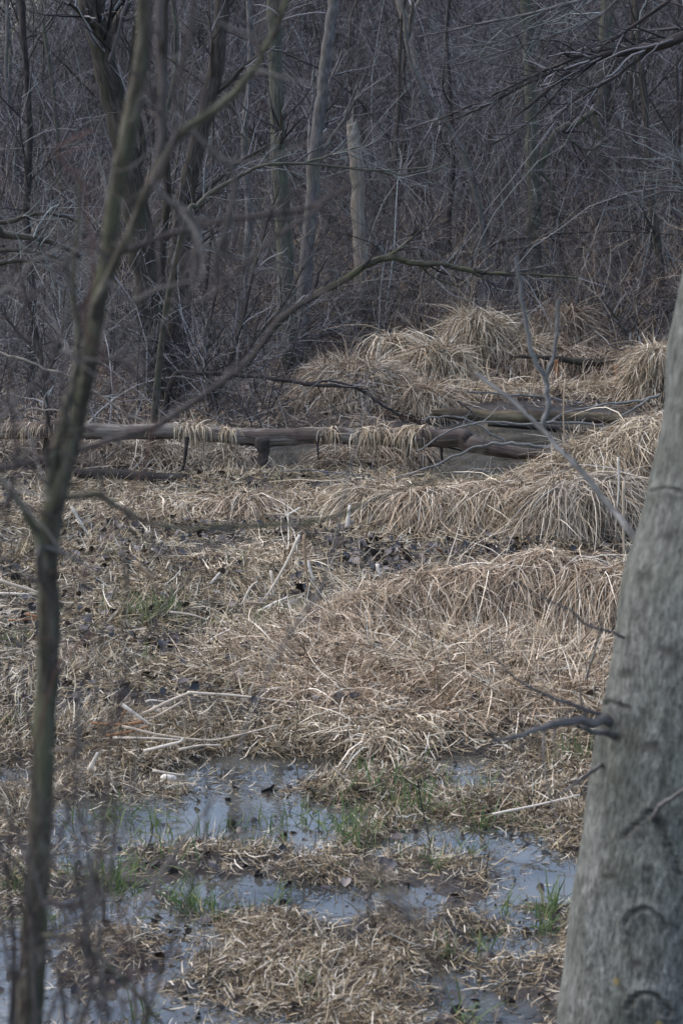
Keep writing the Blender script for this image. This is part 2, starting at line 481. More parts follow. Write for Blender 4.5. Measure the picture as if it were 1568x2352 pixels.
def mat_log():
    m, nt, p, out = new_mat('weathered_log')
    c = attr_node(nt, 'cyl').outputs['Vector']
    g = noise(nt, mapping(nt, c, (1, 1, .06)), 40, 5, .7)
    wood = ramp_node(nt, [(.3, (.045, .034, .027)), (.5, (.15, .125, .10)), (.7, (.31, .28, .23))])
    nt.links.new(g.outputs[0], wood.inputs[0])
    b = noise(nt, mapping(nt, c, (1, 1, .35)), 6, 4, .6)
    br = ramp_node(nt, [(.46, (0, 0, 0)), (.54, (1, 1, 1))])
    nt.links.new(b.outputs[0], br.inputs[0])
    bark = ramp_node(nt, [(.35, (.025, .017, .013)), (.7, (.11, .075, .055))])
    nt.links.new(g.outputs[0], bark.inputs[0])
    col = mixrgb(nt, br.outputs[0], wood.outputs[0], bark.outputs[0])
    nt.links.new(col, p.inputs['Base Color'])
    p.inputs['Roughness'].default_value = .8
    bp = nt.nodes.new('ShaderNodeBump'); bp.inputs['Strength'].default_value = .5; bp.inputs['Distance'].default_value = .02
    nt.links.new(g.outputs[0], bp.inputs['Height']); nt.links.new(bp.outputs[0], p.inputs['Normal'])
    return m
MAT['log'] = mat_log()
MAT['log_dark'] = mat_bark('wet_dark_log', (.006, .005, .0045), (.015, .012, .010), (.04, .031, .026), None, 0, 30, .08, .5, .6)
MAT['log_peeled'] = mat_bark('peeled_brown_log', (.022, .016, .013), (.055, .04, .033), (.17, .14, .115), None, 0, 30, .05, .4, .6)
MAT['log_yellow'] = mat_bark('yellowed_log', (.03, .022, .016), (.13, .10, .06), (.27, .225, .15), (.03, .022, .018), .75, 24, .08, .4)

def mat_ground():
    m, nt, p, out = new_mat('marsh_soil')
    g = nt.nodes.new('ShaderNodeNewGeometry')
    n = noise(nt, g.outputs['Position'], 3.0, 6, .65)
    n2 = noise(nt, g.outputs['Position'], 30.0, 4, .6)
    r = ramp_node(nt, [(.3, (.012, .010, .009)), (.5, (.026, .020, .016)), (.72, (.06, .045, .033))])
    nt.links.new(n.outputs[0], r.inputs[0])
    r2 = ramp_node(nt, [(.35, (.6, .6, .6)), (.7, (1.35, 1.3, 1.25))])
    nt.links.new(n2.outputs[0], r2.inputs[0])
    col = mixrgb(nt, 1.0, r.outputs[0], r2.outputs[0], 'MULTIPLY')
    nt.links.new(col, p.inputs['Base Color'])
    p.inputs['Roughness'].default_value = .7
    b = nt.nodes.new('ShaderNodeBump'); b.inputs['Strength'].default_value = .6; b.inputs['Distance'].default_value = .03
    nt.links.new(n2.outputs[0], b.inputs['Height']); nt.links.new(b.outputs[0], p.inputs['Normal'])
    return m
MAT['ground'] = mat_ground()

def mat_water():
    m, nt, p, out = new_mat('still_water')
    g = nt.nodes.new('ShaderNodeNewGeometry')
    n = noise(nt, mapping(nt, g.outputs['Position'], (1, 1.6, 1)), 9.0, 3, .5)
    n2 = noise(nt, g.outputs['Position'], 2.2, 4, .6)
    r = ramp_node(nt, [(.35, (.03, .029, .024)), (.65, (.095, .092, .078))])
    nt.links.new(n2.outputs[0], r.inputs[0])
    nt.links.new(r.outputs[0], p.inputs['Base Color'])
    p.inputs['Roughness'].default_value = .045
    p.inputs['IOR'].default_value = 1.6
    b = nt.nodes.new('ShaderNodeBump'); b.inputs['Strength'].default_value = .06; b.inputs['Distance'].default_value = .02
    nt.links.new(n.outputs[0], b.inputs['Height']); nt.links.new(b.outputs[0], p.inputs['Normal'])
    return m
MAT['water'] = mat_water()

def mat_big_trunk():
    m, nt, p, out = new_mat('smooth_grey_bark')
    c = attr_node(nt, 'cyl').outputs['Vector']
    tex = attr_node(nt, 'rnd')
    base = noise(nt, mapping(nt, c, (1, 1, .5)), 26, 6, .75, .3)
    r = ramp_node(nt, [(.28, (.055, .056, .048)), (.44, (.110, .113, .100)), (.55, (.152, .155, .139)), (.72, (.26, .264, .245))])
    nt.links.new(base.outputs[0], r.inputs[0])
    col = r.outputs[0]
    # broad cloudy patches, greener and darker
    big = noise(nt, mapping(nt, c, (1, 1, .8)), 4.0, 4, .6)
    rb = ramp_node(nt, [(.35, (.74, .76, .70)), (.6, (1.05, 1.04, 1.03))])
    nt.links.new(big.outputs[0], rb.inputs[0])
    col = mixrgb(nt, 1.0, col, rb.outputs[0], 'MULTIPLY')
    # vertical furrows, rougher towards the base
    fur = noise(nt, mapping(nt, c, (1, 1, .42)), 75, 5, .75)
    rf = ramp_node(nt, [(.36, (.40, .40, .39)), (.5, (.95, .95, .95)), (.64, (1.5, 1.5, 1.5))])
    nt.links.new(fur.outputs[0], rf.inputs[0])
    col = mixrgb(nt, tex.outputs['Fac'], col, mixrgb(nt, 1.0, col, rf.outputs[0], 'MULTIPLY'))
    # pits
    vo = nt.nodes.new('ShaderNodeTexVoronoi'); vo.inputs['Scale'].default_value = 26
    nt.links.new(mapping(nt, c, (1, 1, .75)), vo.inputs['Vector'])
    rp = ramp_node(nt, [(.12, (1, 1, 1)), (.26, (0, 0, 0))])
    nt.links.new(vo.outputs['Distance'], rp.inputs[0])
    pm = noise(nt, c, 7, 3, .6)
    rpm = ramp_node(nt, [(.42, (0, 0, 0)), (.54, (.8, .8, .8))])
    nt.links.new(pm.outputs[0], rpm.inputs[0])
    fac = mixrgb(nt, 1.0, rp.outputs[0], rpm.outputs[0], 'MULTIPLY')
    col = mixrgb(nt, fac, col, (.045, .045, .04))
    # orange lichen flecks
    v2 = nt.nodes.new('ShaderNodeTexVoronoi'); v2.inputs['Scale'].default_value = 5.0
    nt.links.new(c, v2.inputs['Vector'])
    r3 = ramp_node(nt, [(.06, (.8, .8, .8)), (.085, (0, 0, 0))])
    nt.links.new(v2.outputs['Distance'], r3.inputs[0])
    col = mixrgb(nt, r3.outputs[0], col, (.26, .19, .07))
    col = mixrgb(nt, attr_node(nt, 'scar').outputs['Fac'], col, (.035, .032, .028))
    nt.links.new(col, p.inputs['Base Color'])
    p.inputs['Roughness'].default_value = .85
    p.inputs['Specular IOR Level'].default_value = .2
    b = nt.nodes.new('ShaderNodeBump'); b.inputs['Strength'].default_value = .9; b.inputs['Distance'].default_value = .012
    mm = mixrgb(nt, .5, fur.outputs[0], base.outputs[0])
    nt.links.new(mm, b.inputs['Height']); nt.links.new(b.outputs[0], p.inputs['Normal'])
    return m
MAT['big_trunk'] = mat_big_trunk()

# ------------------------------------------------------------------ ground and water
ny, nx = GX.shape
idx = np.arange(nx * ny).reshape(ny, nx)
F = np.stack([idx[:-1, :-1], idx[:-1, 1:], idx[1:, 1:], idx[1:, :-1]], -1).reshape(-1, 4)
tag(build('ground', np.stack([GX, GY, GZ], -1), F, MAT['ground']), 'dark marsh soil rising to a wooded slope behind', 'ground', kind='structure')
wx = np.linspace(-16, 16, 9); wy = np.linspace(6.5, 29.5, 9)
WX, WY = np.meshgrid(wx, wy); ii = np.arange(81).reshape(9, 9)
tag(build('water', np.stack([WX, WY, 0 * WX], -1), np.stack([ii[:-1, :-1], ii[:-1, 1:], ii[1:, 1:], ii[1:, :-1]], -1), MAT['water']),
    'still shallow marsh water mirroring the pale sky', 'water', kind='structure')

# ------------------------------------------------------------------ matted dead grass over the marsh (nobody could count it)
def scatter(n, y0, y1, margin=1.3, slope=.1715):
    y = U(y0, y1, int(n * 1.0)); hw = slope * y + margin
    keep = rng.random(len(y)) < hw / (slope * y1 + margin)
    y = y[keep]; x = U(-1, 1, len(y)) * (slope * y + margin)
    return x, y

def in_pond(x, y):
    b = np.zeros(x.shape)
    for (cx, cy, rx, ry, dp) in PONDS:
        b = np.maximum(b, np.exp(-np.hypot((x - cx) / (rx * 1.05), (y - cy) / (ry * 1.25)) ** 4))
    return b

def litter(name, n, y0, y1, mat, L, w, label, zmin=-.02, k=5, dens=None, th=(8, 18), lift=.04, per=7, jit=.05, lo=.3):
    tx, ty = scatter(n // per, y0, y1)
    h = H(tx, ty)
    clump = fbm(tx, ty, .45, 3, 55)
    pr = sstep(zmin - .012, zmin + .03, h + .015 * clump) * (lo + (1 - lo) * sstep(-.4, .2, clump))
    if dens is not None: pr = pr * dens(tx, ty)
    keep = rng.random(len(tx)) < pr
    tx, ty = tx[keep], ty[keep]; nt_ = len(tx)
    i = np.repeat(np.arange(nt_), per); m = len(i)
    taz = fbm(tx, ty, .6, 2, 77) * 5.0 + rng.normal(0, .9, nt_)
    tq = rng.normal(0, .13, nt_) + .16 * fbm(tx, ty, .8, 3, 31); tl = np.exp(rng.normal(0, .25, nt_)); tth = rng.normal(0, th[1] * .6, nt_)
    x = tx[i] + rng.normal(0, jit, m); y = ty[i] + rng.normal(0, jit, m)
    az = taz[i] + rng.normal(0, .55, m)
    l = U(L[0], L[1], m) * tl[i]
    root = np.stack([x, y, np.maximum(H(x, y), -.004) + U(0, lift, m)], 1)
    V, F_ = blades(root, az, l, np.radians(rng.normal(th[0], th[1], m) + tth[i]), np.radians(rng.normal(20, 30, m)), U(w[0], w[1], m), k, .5, (.002, lift))
    q = np.clip(rng.beta(.8, .9, m) + tq[i], 0, 1)
    return tag(build(name, V, F_, mat, rnd=np.repeat(q, 2 * k)), label, 'grass', kind='stuff')

litter('wet_grass', 240000, 7.4, 11.4, MAT['ochre'], (.03, .13), (.002, .0065), 'flattened ochre dead grass between the puddles', zmin=.0, lo=.28, jit=.04, th=(12, 24))
litter('floating_straw', 120000, 7.4, 11.4, MAT['ochre'], (.02, .09), (.002, .006), 'loose bits of straw floating on the puddles', zmin=-.05, lo=.1, th=(0, 5), lift=.006, per=4, jit=.06)
def leafy_flat(x, y):
    return 1 - .65 * np.exp(-((y - 16.0) / .55) ** 2) * sstep(-2.0, -.6, x)
litter('dry_grass', 250000, 10.8, 19.4, MAT['litter'], (.05, .20), (.003, .0085), 'matted straw coloured dead grass over the marsh floor', zmin=.0, lo=.25, dens=lambda x, y: leafy_flat(x, y) * (1 - in_pond(x, y)) ** 2)
litter('far_grass', 70000, 18.2, 31.0, MAT['brown'], (.12, .34), (.005, .011), 'dull dead grass around the pond and foot of the woods', zmin=.0, th=(25, 25), dens=lambda x, y: (1 - in_pond(x, y)) ** 2 * (.12 + .88 * sstep(19.5, 20.3, y)))

# ------------------------------------------------------------------ tussocks, each a thing
def tussock_blades(c, w, n, L, mat, name, label, front=.75, th=(60, 18), bend=(140, 30), wid=(.0045, .0095), spread=.7, thick=.07, zoff=0.0, k=6, az0=-math.pi / 2, azs=.65, group=None, per=11):
    seg = np.linalg.norm(np.diff(c[:, :2], axis=0), axis=1); cum = np.concatenate([[0], np.cumsum(seg)])
    m = n // per
    s = U(0, cum[-1], m)
    fr = rng.random(m) < front
    o = np.abs(rng.normal(0, .5, m)) * w * spread
    tx = np.interp(s, cum, c[:, 0]) + rng.normal(0, .1, m) * w; ty = np.interp(s, cum, c[:, 1]) + np.where(fr, -o, o * .8)
    taz = np.where(fr, az0, -az0) + rng.normal(0, azs, m)
    return tufts(tx, ty, taz, per, L, mat, name, label, th, bend, wid, thick, zoff, k, c[len(c) // 2], group)

def tufts(tx, ty, taz, per, L, mat, name, label, th, bend, wid, thick, zoff, k, org, group=None):
    m = len(tx)
    i = np.repeat(np.arange(m), per); n = len(i)
    tl = np.exp(rng.normal(0, .32, m)); tb = rng.normal(0, bend[1] * .8, m); tt = rng.normal(0, th[1] * .8, m); tq = rng.normal(0, .12, m); tz = U(0, thick, m)
    x = tx[i] + rng.normal(0, .04, n); y = ty[i] + rng.normal(0, .04, n)
    az = taz[i] + rng.normal(0, .5, n) + (rng.random(n) < .18) * rng.normal(0, 1.5, n)
    root = np.stack([x, y, H(x, y) + tz[i] + zoff], 1)
    V, F_ = blades(root, az, U(L[0], L[1], n) * tl[i], np.radians(rng.normal(th[0], th[1] * .6, n) + tt[i]), np.radians(rng.normal(bend[0], bend[1] * .7, n) + tb[i]), U(wid[0], wid[1], n), k, .5, (.004, thick))
    q = np.clip(rng.beta(.8, .85, n) + tq[i], 0, 1)
    return tag(build(name, V, F_, mat, rnd=np.repeat(q, 2 * k), origin=org), label, 'tussock', group or 'dead grass tussocks in the marsh')

def mound_blades(key, n, L, mat, label, th=(12, 30), bend=(88, 30), wid=(.0045, .0095), thick=.06, k=6, name='grass_tussock', rs=.85, stretch=1.0, per=11):
    t, r = MOUNDS[key]
    m = n // per
    a = U(0, 2 * np.pi, m); rr = r * rs * np.sqrt(rng.random(m))
    tx = t[0] + rr * np.cos(a) * stretch; ty = t[1] + rr * np.sin(a)
    return tufts(tx, ty, a + rng.normal(0, .95, m), per, L, mat, name, label, th, bend, wid, thick, 0, k, t)

RC = {k: v[0] for k, v in RIDGES.items()}
tussock_blades(RC['main'], .55, 36000, (.15, .42), MAT['tan'], 'grass_tussock', 'long tan grass mound with drooping blades left of the big grey trunk', .8, (24, 24), (120, 30), azs=.9, wid=(.003, .0066))
tussock_blades(RC['bank'], .62, 20000, (.2, .5), MAT['straw'], 'grass_tussock', 'low straw fringe hanging along the near edge of the pond', .95, (18, 16), (125, 25))
tussock_blades(RC['right'], .75, 19000, (.25, .62), MAT['straw'], 'grass_tussock', 'tall shaggy grass bank at the peeled end of the long log', .85, (28, 18), (120, 25), azs=.75, wid=(.0035, .0078))
tussock_blades(RC['right_low'], .5, 9000, (.3, .6), MAT['greyed'], 'grass_tussock', 'combed grey straw spilling down below the shaggy right bank', .9, (22, 18), (115, 25), azs=.75, wid=(.0035, .0078))
tussock_blades(RC['left_pond'], .55, 8000, (.25, .5), MAT['greyed'], 'grass_tussock', 'dull upright grass strip seen under the left half of the long log', .85, (60, 20), (125, 30))
tussock_blades(RC['mid_pond'], .42, 6000, (.25, .5), MAT['brown'], 'grass_tussock', 'brown grass hummock behind the long log beside open pond water', .9, (55, 18), (130, 30))
tussock_blades(RC['back_right'], .6, 10000, (.2, .48), MAT['brown'], 'grass_tussock', 'long brown grass bank under the far fallen branch', .85, (30, 20), (115, 30), wid=(.0048, .0098))
tussock_blades(RC['back_edge'], .5, 7000, (.25, .5), MAT['straw'], 'grass_tussock', 'yellowed grass edge just behind the short yellow log', .85, (60, 20), (120, 30), wid=(.0048, .0098))
tussock_blades(RC['shelf'], .4, 1800, (.2, .4), MAT['straw'], 'grass_tussock', 'small straw ridge beside the leaning broken reeds', .75, (25, 20), (90, 30))
mound_blades('haystack', 18000, (.15, .38), MAT['tan'], 'rounded tan haystack shaped tussock behind the long log', wid=(.0045, .009))
mound_blades('pale_behind', 6200, (.15, .38), MAT['tan'], 'pale tussock touching the right side of the haystack shaped one', wid=(.0045, .009))
mound_blades('column_mid', 6800, (.2, .45), MAT['straw'], 'narrow brown tussock column behind the pale low tussock', wid=(.0048, .0098))
mound_blades('tall_arch', 420, (.5, .9), MAT['straw'], 'thin arching straw clump over a dark hollow at the wood edge', (70, 15), (150, 30), (.007, .014))
mound_blades('tall_mid', 7500, (.2, .5), MAT['straw'], 'tallest tussock standing against the brush', wid=(.0045, .009))
mound_blades('tall_back', 6000, (.2, .48), MAT['brown'], 'farthest upright tan tussock among dark stems', wid=(.0045, .009))
mound_blades('beside_tall', 5500, (.2, .45), MAT['straw'], 'rounded straw tussock joining the far brown grass bank', wid=(.0048, .0098))
mound_blades('far_right', 6500, (.2, .45), MAT['straw'], 'straw tussock half hidden behind the big grey trunk', wid=(.0048, .0098))
for k, lab in [('clump_a', 'drooping straw clump on the pond fringe below the middle drape of the log'), ('clump_b', 'small drooping straw clump below the broken log stub'), ('clump_c', 'drooping straw clump under the right hand drape of the log'),
               ('clump_d', 'shaggy drooping clump left of the peeled log end'), ('clump_e', 'dark bottomed drooping clump below the peeled log end'), ('clump_f', 'drooping clump where the pond fringe meets the shaggy right bank'),
               ('clump_g', 'long haired straw clump halfway down the shaggy right bank'), ('clump_h', 'long haired clump in front of the right bank beside the grey trunk')]:
    mound_blades(k, 5200, (.2, .52), MAT['straw' if k[-1] in 'acegh' else 'tan'], lab, (12, 20), (100, 22), (.003, .0072), rs=.9)
mound_blades('front', 2600, (.12, .28), MAT['straw'], 'small low tussock at the edge of the puddles', (35, 20), (110, 30), (.004, .009))
mound_blades('slope', 20000, (.12, .33), MAT['tan'], 'tumbled pale grass slope in front of the long tan mound', (30, 22), (75, 35), (.0035, .0078), rs=.95, stretch=1.1)
mound_blades('slope_right', 14000, (.12, .33), MAT['straw'], 'tumbled straw slope beside the dead side branch of the grey trunk', (30, 22), (75, 35), (.0035, .0078), rs=.95)
mound_blades('slope_left', 10000, (.1, .3), MAT['straw'], 'flattened straw apron behind the crossed reed stalks', (25, 20), (60, 35), (.0035, .0078), rs=.95)

# ------------------------------------------------------------------ green shoots
def shoots(spots, label, L=(.07, .2), name='green_grass'):
    parts = []
    for (x, y, n, sx) in spots:
        c = on_level(x, y, .02); sc = c[1] / FPX
        px = c[0] + rng.normal(0, sx * sc, n); py = c[1] + rng.normal(0, sx * sc * 1.6, n)
        h = np.maximum(H(px, py), -.03)
        V, F_ = blades(np.stack([px, py, h], 1), U(0, 6.28, n), U(L[0], L[1], n), np.radians(rng.normal(74, 16, n)), np.radians(rng.normal(45, 35, n)), U(.004, .009, n), 5, .3, (-.05, -.04))
        parts.append((V, F_, np.repeat(rng.beta(2, 2, n), 10), V))
    V, F_, q, c = join(parts)
    return tag(build(name, V, F_, MAT['green'], rnd=q), label, 'grass', kind='stuff')
shoots([(a_, b_, int(c_ * 1.7), d_ * 1.15) for (a_, b_, c_, d_) in [(280, 1870, 30, 25), (350, 1895, 40, 30), (450, 1900, 14, 25), (535, 1905, 16, 20), (590, 1890, 10, 20), (620, 1930, 14, 25), (690, 1870, 16, 22), (760, 1910, 26, 20), (800, 1890, 40, 22), (840, 1925, 30, 25),
        (265, 2030, 45, 16), (305, 2035, 14, 8), (420, 2065, 34, 22), (455, 2085, 26, 14), (490, 2105, 8, 10), (170, 2020, 20, 14), (120, 2110, 18, 16), (30, 2040, 34, 22), (310, 1990, 12, 10), (545, 2085, 10, 15), (640, 2060, 10, 12),
        (930, 1855, 34, 40), (1000, 1845, 36, 45), (1085, 1800, 24, 22), (1105, 1890, 16, 14), (1060, 1960, 10, 14), (1005, 1990, 10, 8), (1155, 2090, 8, 8), (1265, 2085, 26, 14), (1250, 2130, 18, 16), (1330, 1750, 40, 20),
        (1080, 2330, 16, 20), (1020, 2200, 10, 16), (1110, 2180, 10, 14), (700, 2290, 12, 20), (330, 2330, 12, 16), (880, 1800, 16, 40), (160, 1890, 26, 35), (900, 1830, 40, 50), (760, 1860, 24, 50), (400, 1990, 14, 50), (950, 1940, 20, 60), (1230, 1880, 16, 40)]],
       'fresh green grass shoots standing in the puddles')
shoots([(320, 1430, 90, 22), (380, 1430, 110, 24), (350, 1450, 80, 30), (540, 1325, 22, 14), (575, 1465, 24, 18), (660, 1440, 46, 18), (600, 1480, 30, 30), (640, 1130, 8, 5), (30, 1500, 40, 30), (250, 1420, 20, 25), (470, 1440, 30, 40), (340, 1540, 14, 10), (30, 1690, 16, 10)],
       'sparse green grass growing through the matted straw', (.09, .22))

# ------------------------------------------------------------------ dead leaves
def leaf_mesh(x, y, size, tilt=.5, lift=.02, z=None):
    n = len(x)
    s = np.array([0, .33, .68, 1.0]); cr = np.array([-1, 0, 1.0])
    w = np.array([.12, .48, .42, .04])
    lx = (s - .5)[:, None] * np.ones(3)[None]; ly = w[:, None] * cr[None]
    curl = rng.uniform(.1, .9, n)[:, None, None]; bend = rng.normal(0, .5, n)[:, None, None]
    lz = curl * (ly ** 2)[None] * 1.4 + bend * (lx ** 2)[None]
    P = np.stack([np.broadcast_to(lx, lz.shape), np.broadcast_to(ly, lz.shape), lz], -1).reshape(n, 12, 3) * size[:, None, None]
    a = U(0, 6.28, n); b = rng.normal(0, tilt, n); g = rng.normal(0, tilt, n)
    ca, sa, cb, sb, cg, sg = np.cos(a), np.sin(a), np.cos(b), np.sin(b), np.cos(g), np.sin(g)
    X, Y, Z = P[..., 0], P[..., 1], P[..., 2]
    Y, Z = Y * cb[:, None] - Z * sb[:, None], Y * sb[:, None] + Z * cb[:, None]
    X, Z = X * cg[:, None] - Z * sg[:, None], X * sg[:, None] + Z * cg[:, None]
    X, Y = X * ca[:, None] - Y * sa[:, None], X * sa[:, None] + Y * ca[:, None]
    zz = (np.maximum(H(x, y), -.012) if z is None else z) + lift
    V = np.stack([X + x[:, None], Y + y[:, None], Z + zz[:, None]], -1).reshape(-1, 3)
    t = []
    for i in range(3):
        for j in range(2):
            t.append([i * 3 + j, i * 3 + j + 1, i * 3 + j + 4, i * 3 + j + 3])
    F_ = (np.arange(n)[:, None, None] * 12 + np.array(t)[None]).reshape(-1, 4)
    return V, F_
def leaf_field():
    xs, ys, zs = [], [], []
    x, y = scatter(12000, 7.5, 19.0)
    keep = rng.random(len(x)) < sstep(-.25, .35, fbm(x, y, .7, 3, 91))
    xs.append(x[keep]); ys.append(y[keep])
    for (px, py, n, sx, sy) in [(300, 1245, 50, 60, 20), (860, 1300, 240, 90, 25), (1120, 1290, 120, 90, 20), (620, 1225, 60, 120, 12), (400, 1490, 70, 70, 18), (780, 1625, 60, 60, 25), (700, 1480, 40, 60, 25), (470, 1240, 40, 40, 12), (620, 1660, 40, 60, 20), (980, 1530, 50, 120, 25),
                               (1000, 1700, 40, 90, 20), (900, 2050, 40, 160, 25), (560, 2200, 60, 180, 30), (1080, 2120, 40, 120, 30), (820, 2120, 30, 70, 15), (240, 2220, 60, 90, 30), (1000, 2290, 110, 200, 40), (950, 1530, 200, 170, 25), (1180, 1505, 160, 130, 20), (900, 1660, 70, 140, 30), (500, 1960, 90, 220, 40), (1000, 2030, 90, 200, 40), (650, 2200, 130, 260, 50), (1310, 1260, 40, 40, 15), (800, 1800, 40, 160, 14)]:
        c = np.array([on_level(px + a, py + b, .05) for a, b in zip(rng.normal(0, sx, n), rng.normal(0, sy, n))])
        xs.append(c[:, 0]); ys.append(c[:, 1])
    x = np.concatenate(xs); y = np.concatenate(ys)
    k = (y > 11.2) | (rng.random(len(y)) < .5)
    return x[k], y[k]
lx_, ly_ = leaf_field()
V, F_ = leaf_mesh(lx_, ly_, (.018 + .06 * rng.random(len(lx_)) ** 1.8) * np.where(ly_ < 11.5, .85, 1.1), .7, np.where(ly_ < 11.5, U(.0, .03, len(lx_)), U(.02, .085, len(lx_))))
tag(build('leaf_litter', V, F_, MAT['leaf'], rnd=np.repeat(rng.beta(1.1, 1.6, len(lx_)), 12)), 'dark wet dead leaves strewn through the grass', 'leaf litter', kind='stuff')

# single leaves that stand out
for (px, py, sz, q, lab) in [(704, 1806, .08, 1.0, 'rust red fallen leaf at the near edge of the straw apron'),
                             (490, 1985, .12, .3, 'dark brown curled leaf on the grass clump between two puddles'),
                             (780, 1625, .13, .12, 'large black wet leaf on the tumbled grass slope'),
                             (990, 1535, .14, .6, 'broad grey brown leaf at the foot of the long tan mound'),
                             (905, 1668, .11, .5, 'slate grey leaf above the small low tussock'),
                             (890, 1990, .14, .2, 'long dark leaf lying on the low clump amid the puddles'),
                             (965, 2085, .10, .2, 'dark upturned leaf between the lower puddles and the weeds'),
                             (650, 1948, .07, .15, 'round dark leaf floating at the right of the bright puddle'),
                             (660, 1665, .09, .93, 'pale bleached leaf lying beside the flattened straw apron'),
                             (1228, 2105, .09, .75, 'brown leaf on mud near the big grey trunk')]:
    c = on_level(px, py, .06)
    c[2] = max(H(c[0], c[1]), 0) + .05
    V, F_ = leaf_mesh(np.array([c[0]]), np.array([c[1]]), np.array([sz * .7]), .5, 0.0, np.array([c[2]]))
    tag(build('dead_leaf', V, F_, MAT['leaf'], rnd=np.full(12, q), origin=c), lab, 'leaf', 'single dead leaves that stand out')

# ------------------------------------------------------------------ fallen logs
def log_thing(label, pts, d, mat, name='fallen_log', sides=14, rough=.05, group='logs fallen in the pond'):
    P, Rd = path(pts, d, per=7, wob=.06)
    e = empty(name, P[0, P.shape[1] // 2] - np.array([0, 0, Rd.mean()]), label, 'log', group)
    tube_obj('trunk', P, Rd, sides, mat, e, cap=True, rough=rough)
    return e, P, Rd
e, LP, LR = log_thing('long weathered log spanning the pond with straw hanging over it',
                      [(-260, 980, 18, 20.1), (0, 991, 19, 19.9), (130, 986, 20), (270, 993, 18), (400, 990, 20), (520, 1000, 19), (620, 1004, 21), (760, 1000, 19), (900, 1004, 22), (985, 1003, 26, 19.4)], 19.6, MAT['log'])
P, Rd = path([(975, 1003, 21, 19.4), (1050, 1010, 22, 19.3), (1110, 1024, 19, 19.2), (1180, 1040, 15, 19.1), (1270, 1046, 11, 19.0)], 19.2, per=7)
o = tube_obj('peeled_end', P, Rd, 14, MAT['log_peeled'], e, cap=True, rough=.05); o['label'] = 'dark peeled end of the log'
P, Rd = path([(603, 1008, 17), (604, 1050, 13), (600, 1085, 12), (602, 1120, 15)], 19.45, per=6)
o = tube_obj('branch_stub', P, Rd, 10, MAT['bark_dark'], e, cap=True, rough=.12); o['label'] = 'broken stub reaching down to the water'
for (pts, r) in [([(1012, 1015), (1014, 1045), (1016, 1066)], 4), ([(430, 1005), (425, 1050), (418, 1085)], 5), ([(728, 1015), (731, 1055)], 3), ([(990, 1018), (1060, 1035)], 3), ([(940, 1020), (935, 1050)], 3)]:
    P, Rd = path(pts, 19.35, r, r * .6)
    tube_obj('root', P, Rd, 6, MAT['bark_dark'], e)
log_thing('black wet log half sunk below the left end of the long log', [(170, 1085, 10), (240, 1093, 17), (330, 1102, 20), (430, 1106, 17)], 18.95, MAT['log_dark'])
log_thing('thin dark log in the water right of the broken stub', [(600, 1098, 5), (680, 1102, 9), (770, 1108, 7), (830, 1110, 4)], 18.9, MAT['log_dark'])
e2, P2, R2 = log_thing('short yellowed log lying in water behind the long one', [(992, 947, 8), (1050, 951, 14), (1140, 956, 15), (1230, 957, 15), (1330, 960, 14), (1440, 962, 13)], 22.4, MAT['log_yellow'])
log_thing('slim dark sunken log just below the yellowed log', [(1120, 975, 5), (1220, 980, 7), (1300, 988, 7), (1385, 996, 4)], 21.6, MAT['log_dark'])
e3, P3, R3 = log_thing('dark mossy branch log across the far brown grass bank', [(1180, 818, 4), (1260, 822, 6), (1340, 832, 9), (1430, 834, 9), (1510, 850, 15)], 26.0, MAT['bark_mossy'], 'fallen_branch', group='fallen branches by the pond')
P, Rd = path([(1495, 850, 9), (1478, 830, 7), (1450, 792, 6), (1420, 740, 4), (1392, 700, 3)], 26.0)
tube_obj('limb', P, Rd, 8, MAT['bark_mossy'], e3)
tube_obj('twigs', *grow(P, Rd, 14, L=(.2, .7)), 4, MAT['twig'], e3)

# straw draped over the long log
def drape(x0, x1, n, label, L=(.05, .24), per=9):
    m = n // per
    px = at(x0, 1000, 19.6)[0], at(x1, 1000, 19.6)[0]
    tx = px[0] + (px[1] - px[0]) * np.clip(rng.beta(1.3, 1.3, m * 3), 0, 1)
    tx = tx[np.argsort(-vnoise(tx * 9, tx * 0, 3) + rng.normal(0, .35, m * 3))[:m]]
    i = np.repeat(np.arange(m), per); n = len(i)
    x = tx[i] + rng.normal(0, .03, n)
    y = np.interp(x, LP[0, :, 0], LP[0, :, 1]); z = np.interp(x, LP[0, :, 0], LP[0, :, 2]); r = np.interp(x, LP[0, :, 0], LR[0])
    fr = (rng.random(m) < .8)[i]
    a = (U(-.6, 1.0, m))[i] + rng.normal(0, .2, n)
    root = np.stack([x, y - np.sin(a) * r, z + np.cos(a) * r], 1)
    az = np.where(fr, -np.pi / 2, np.pi / 2) + rng.normal(0, .8, m)[i] + rng.normal(0, .4, n)
    V, F_ = blades(root, az, U(L[0], L[1], n) * np.exp(rng.normal(0, .3, m))[i], np.radians(rng.normal(15, 22, n)), np.radians(rng.normal(115, 25, n)), U(.005, .010, n), 6, .5, (.0, .03))
    tag(build('grass_clump', V, F_, MAT['straw'], rnd=np.repeat(rng.beta(1.6, 1.4, n), 12), origin=root.mean(0)), label, 'grass clump', 'straw caught on the long log')
drape(745, 975, 2100, 'pale straw draped thickly over the right part of the long log')
drape(350, 540, 950, 'pale straw draped over the middle of the long log left of the stub')
drape(-30, 250, 260, 'thin straw hanging on the left end of the long log')

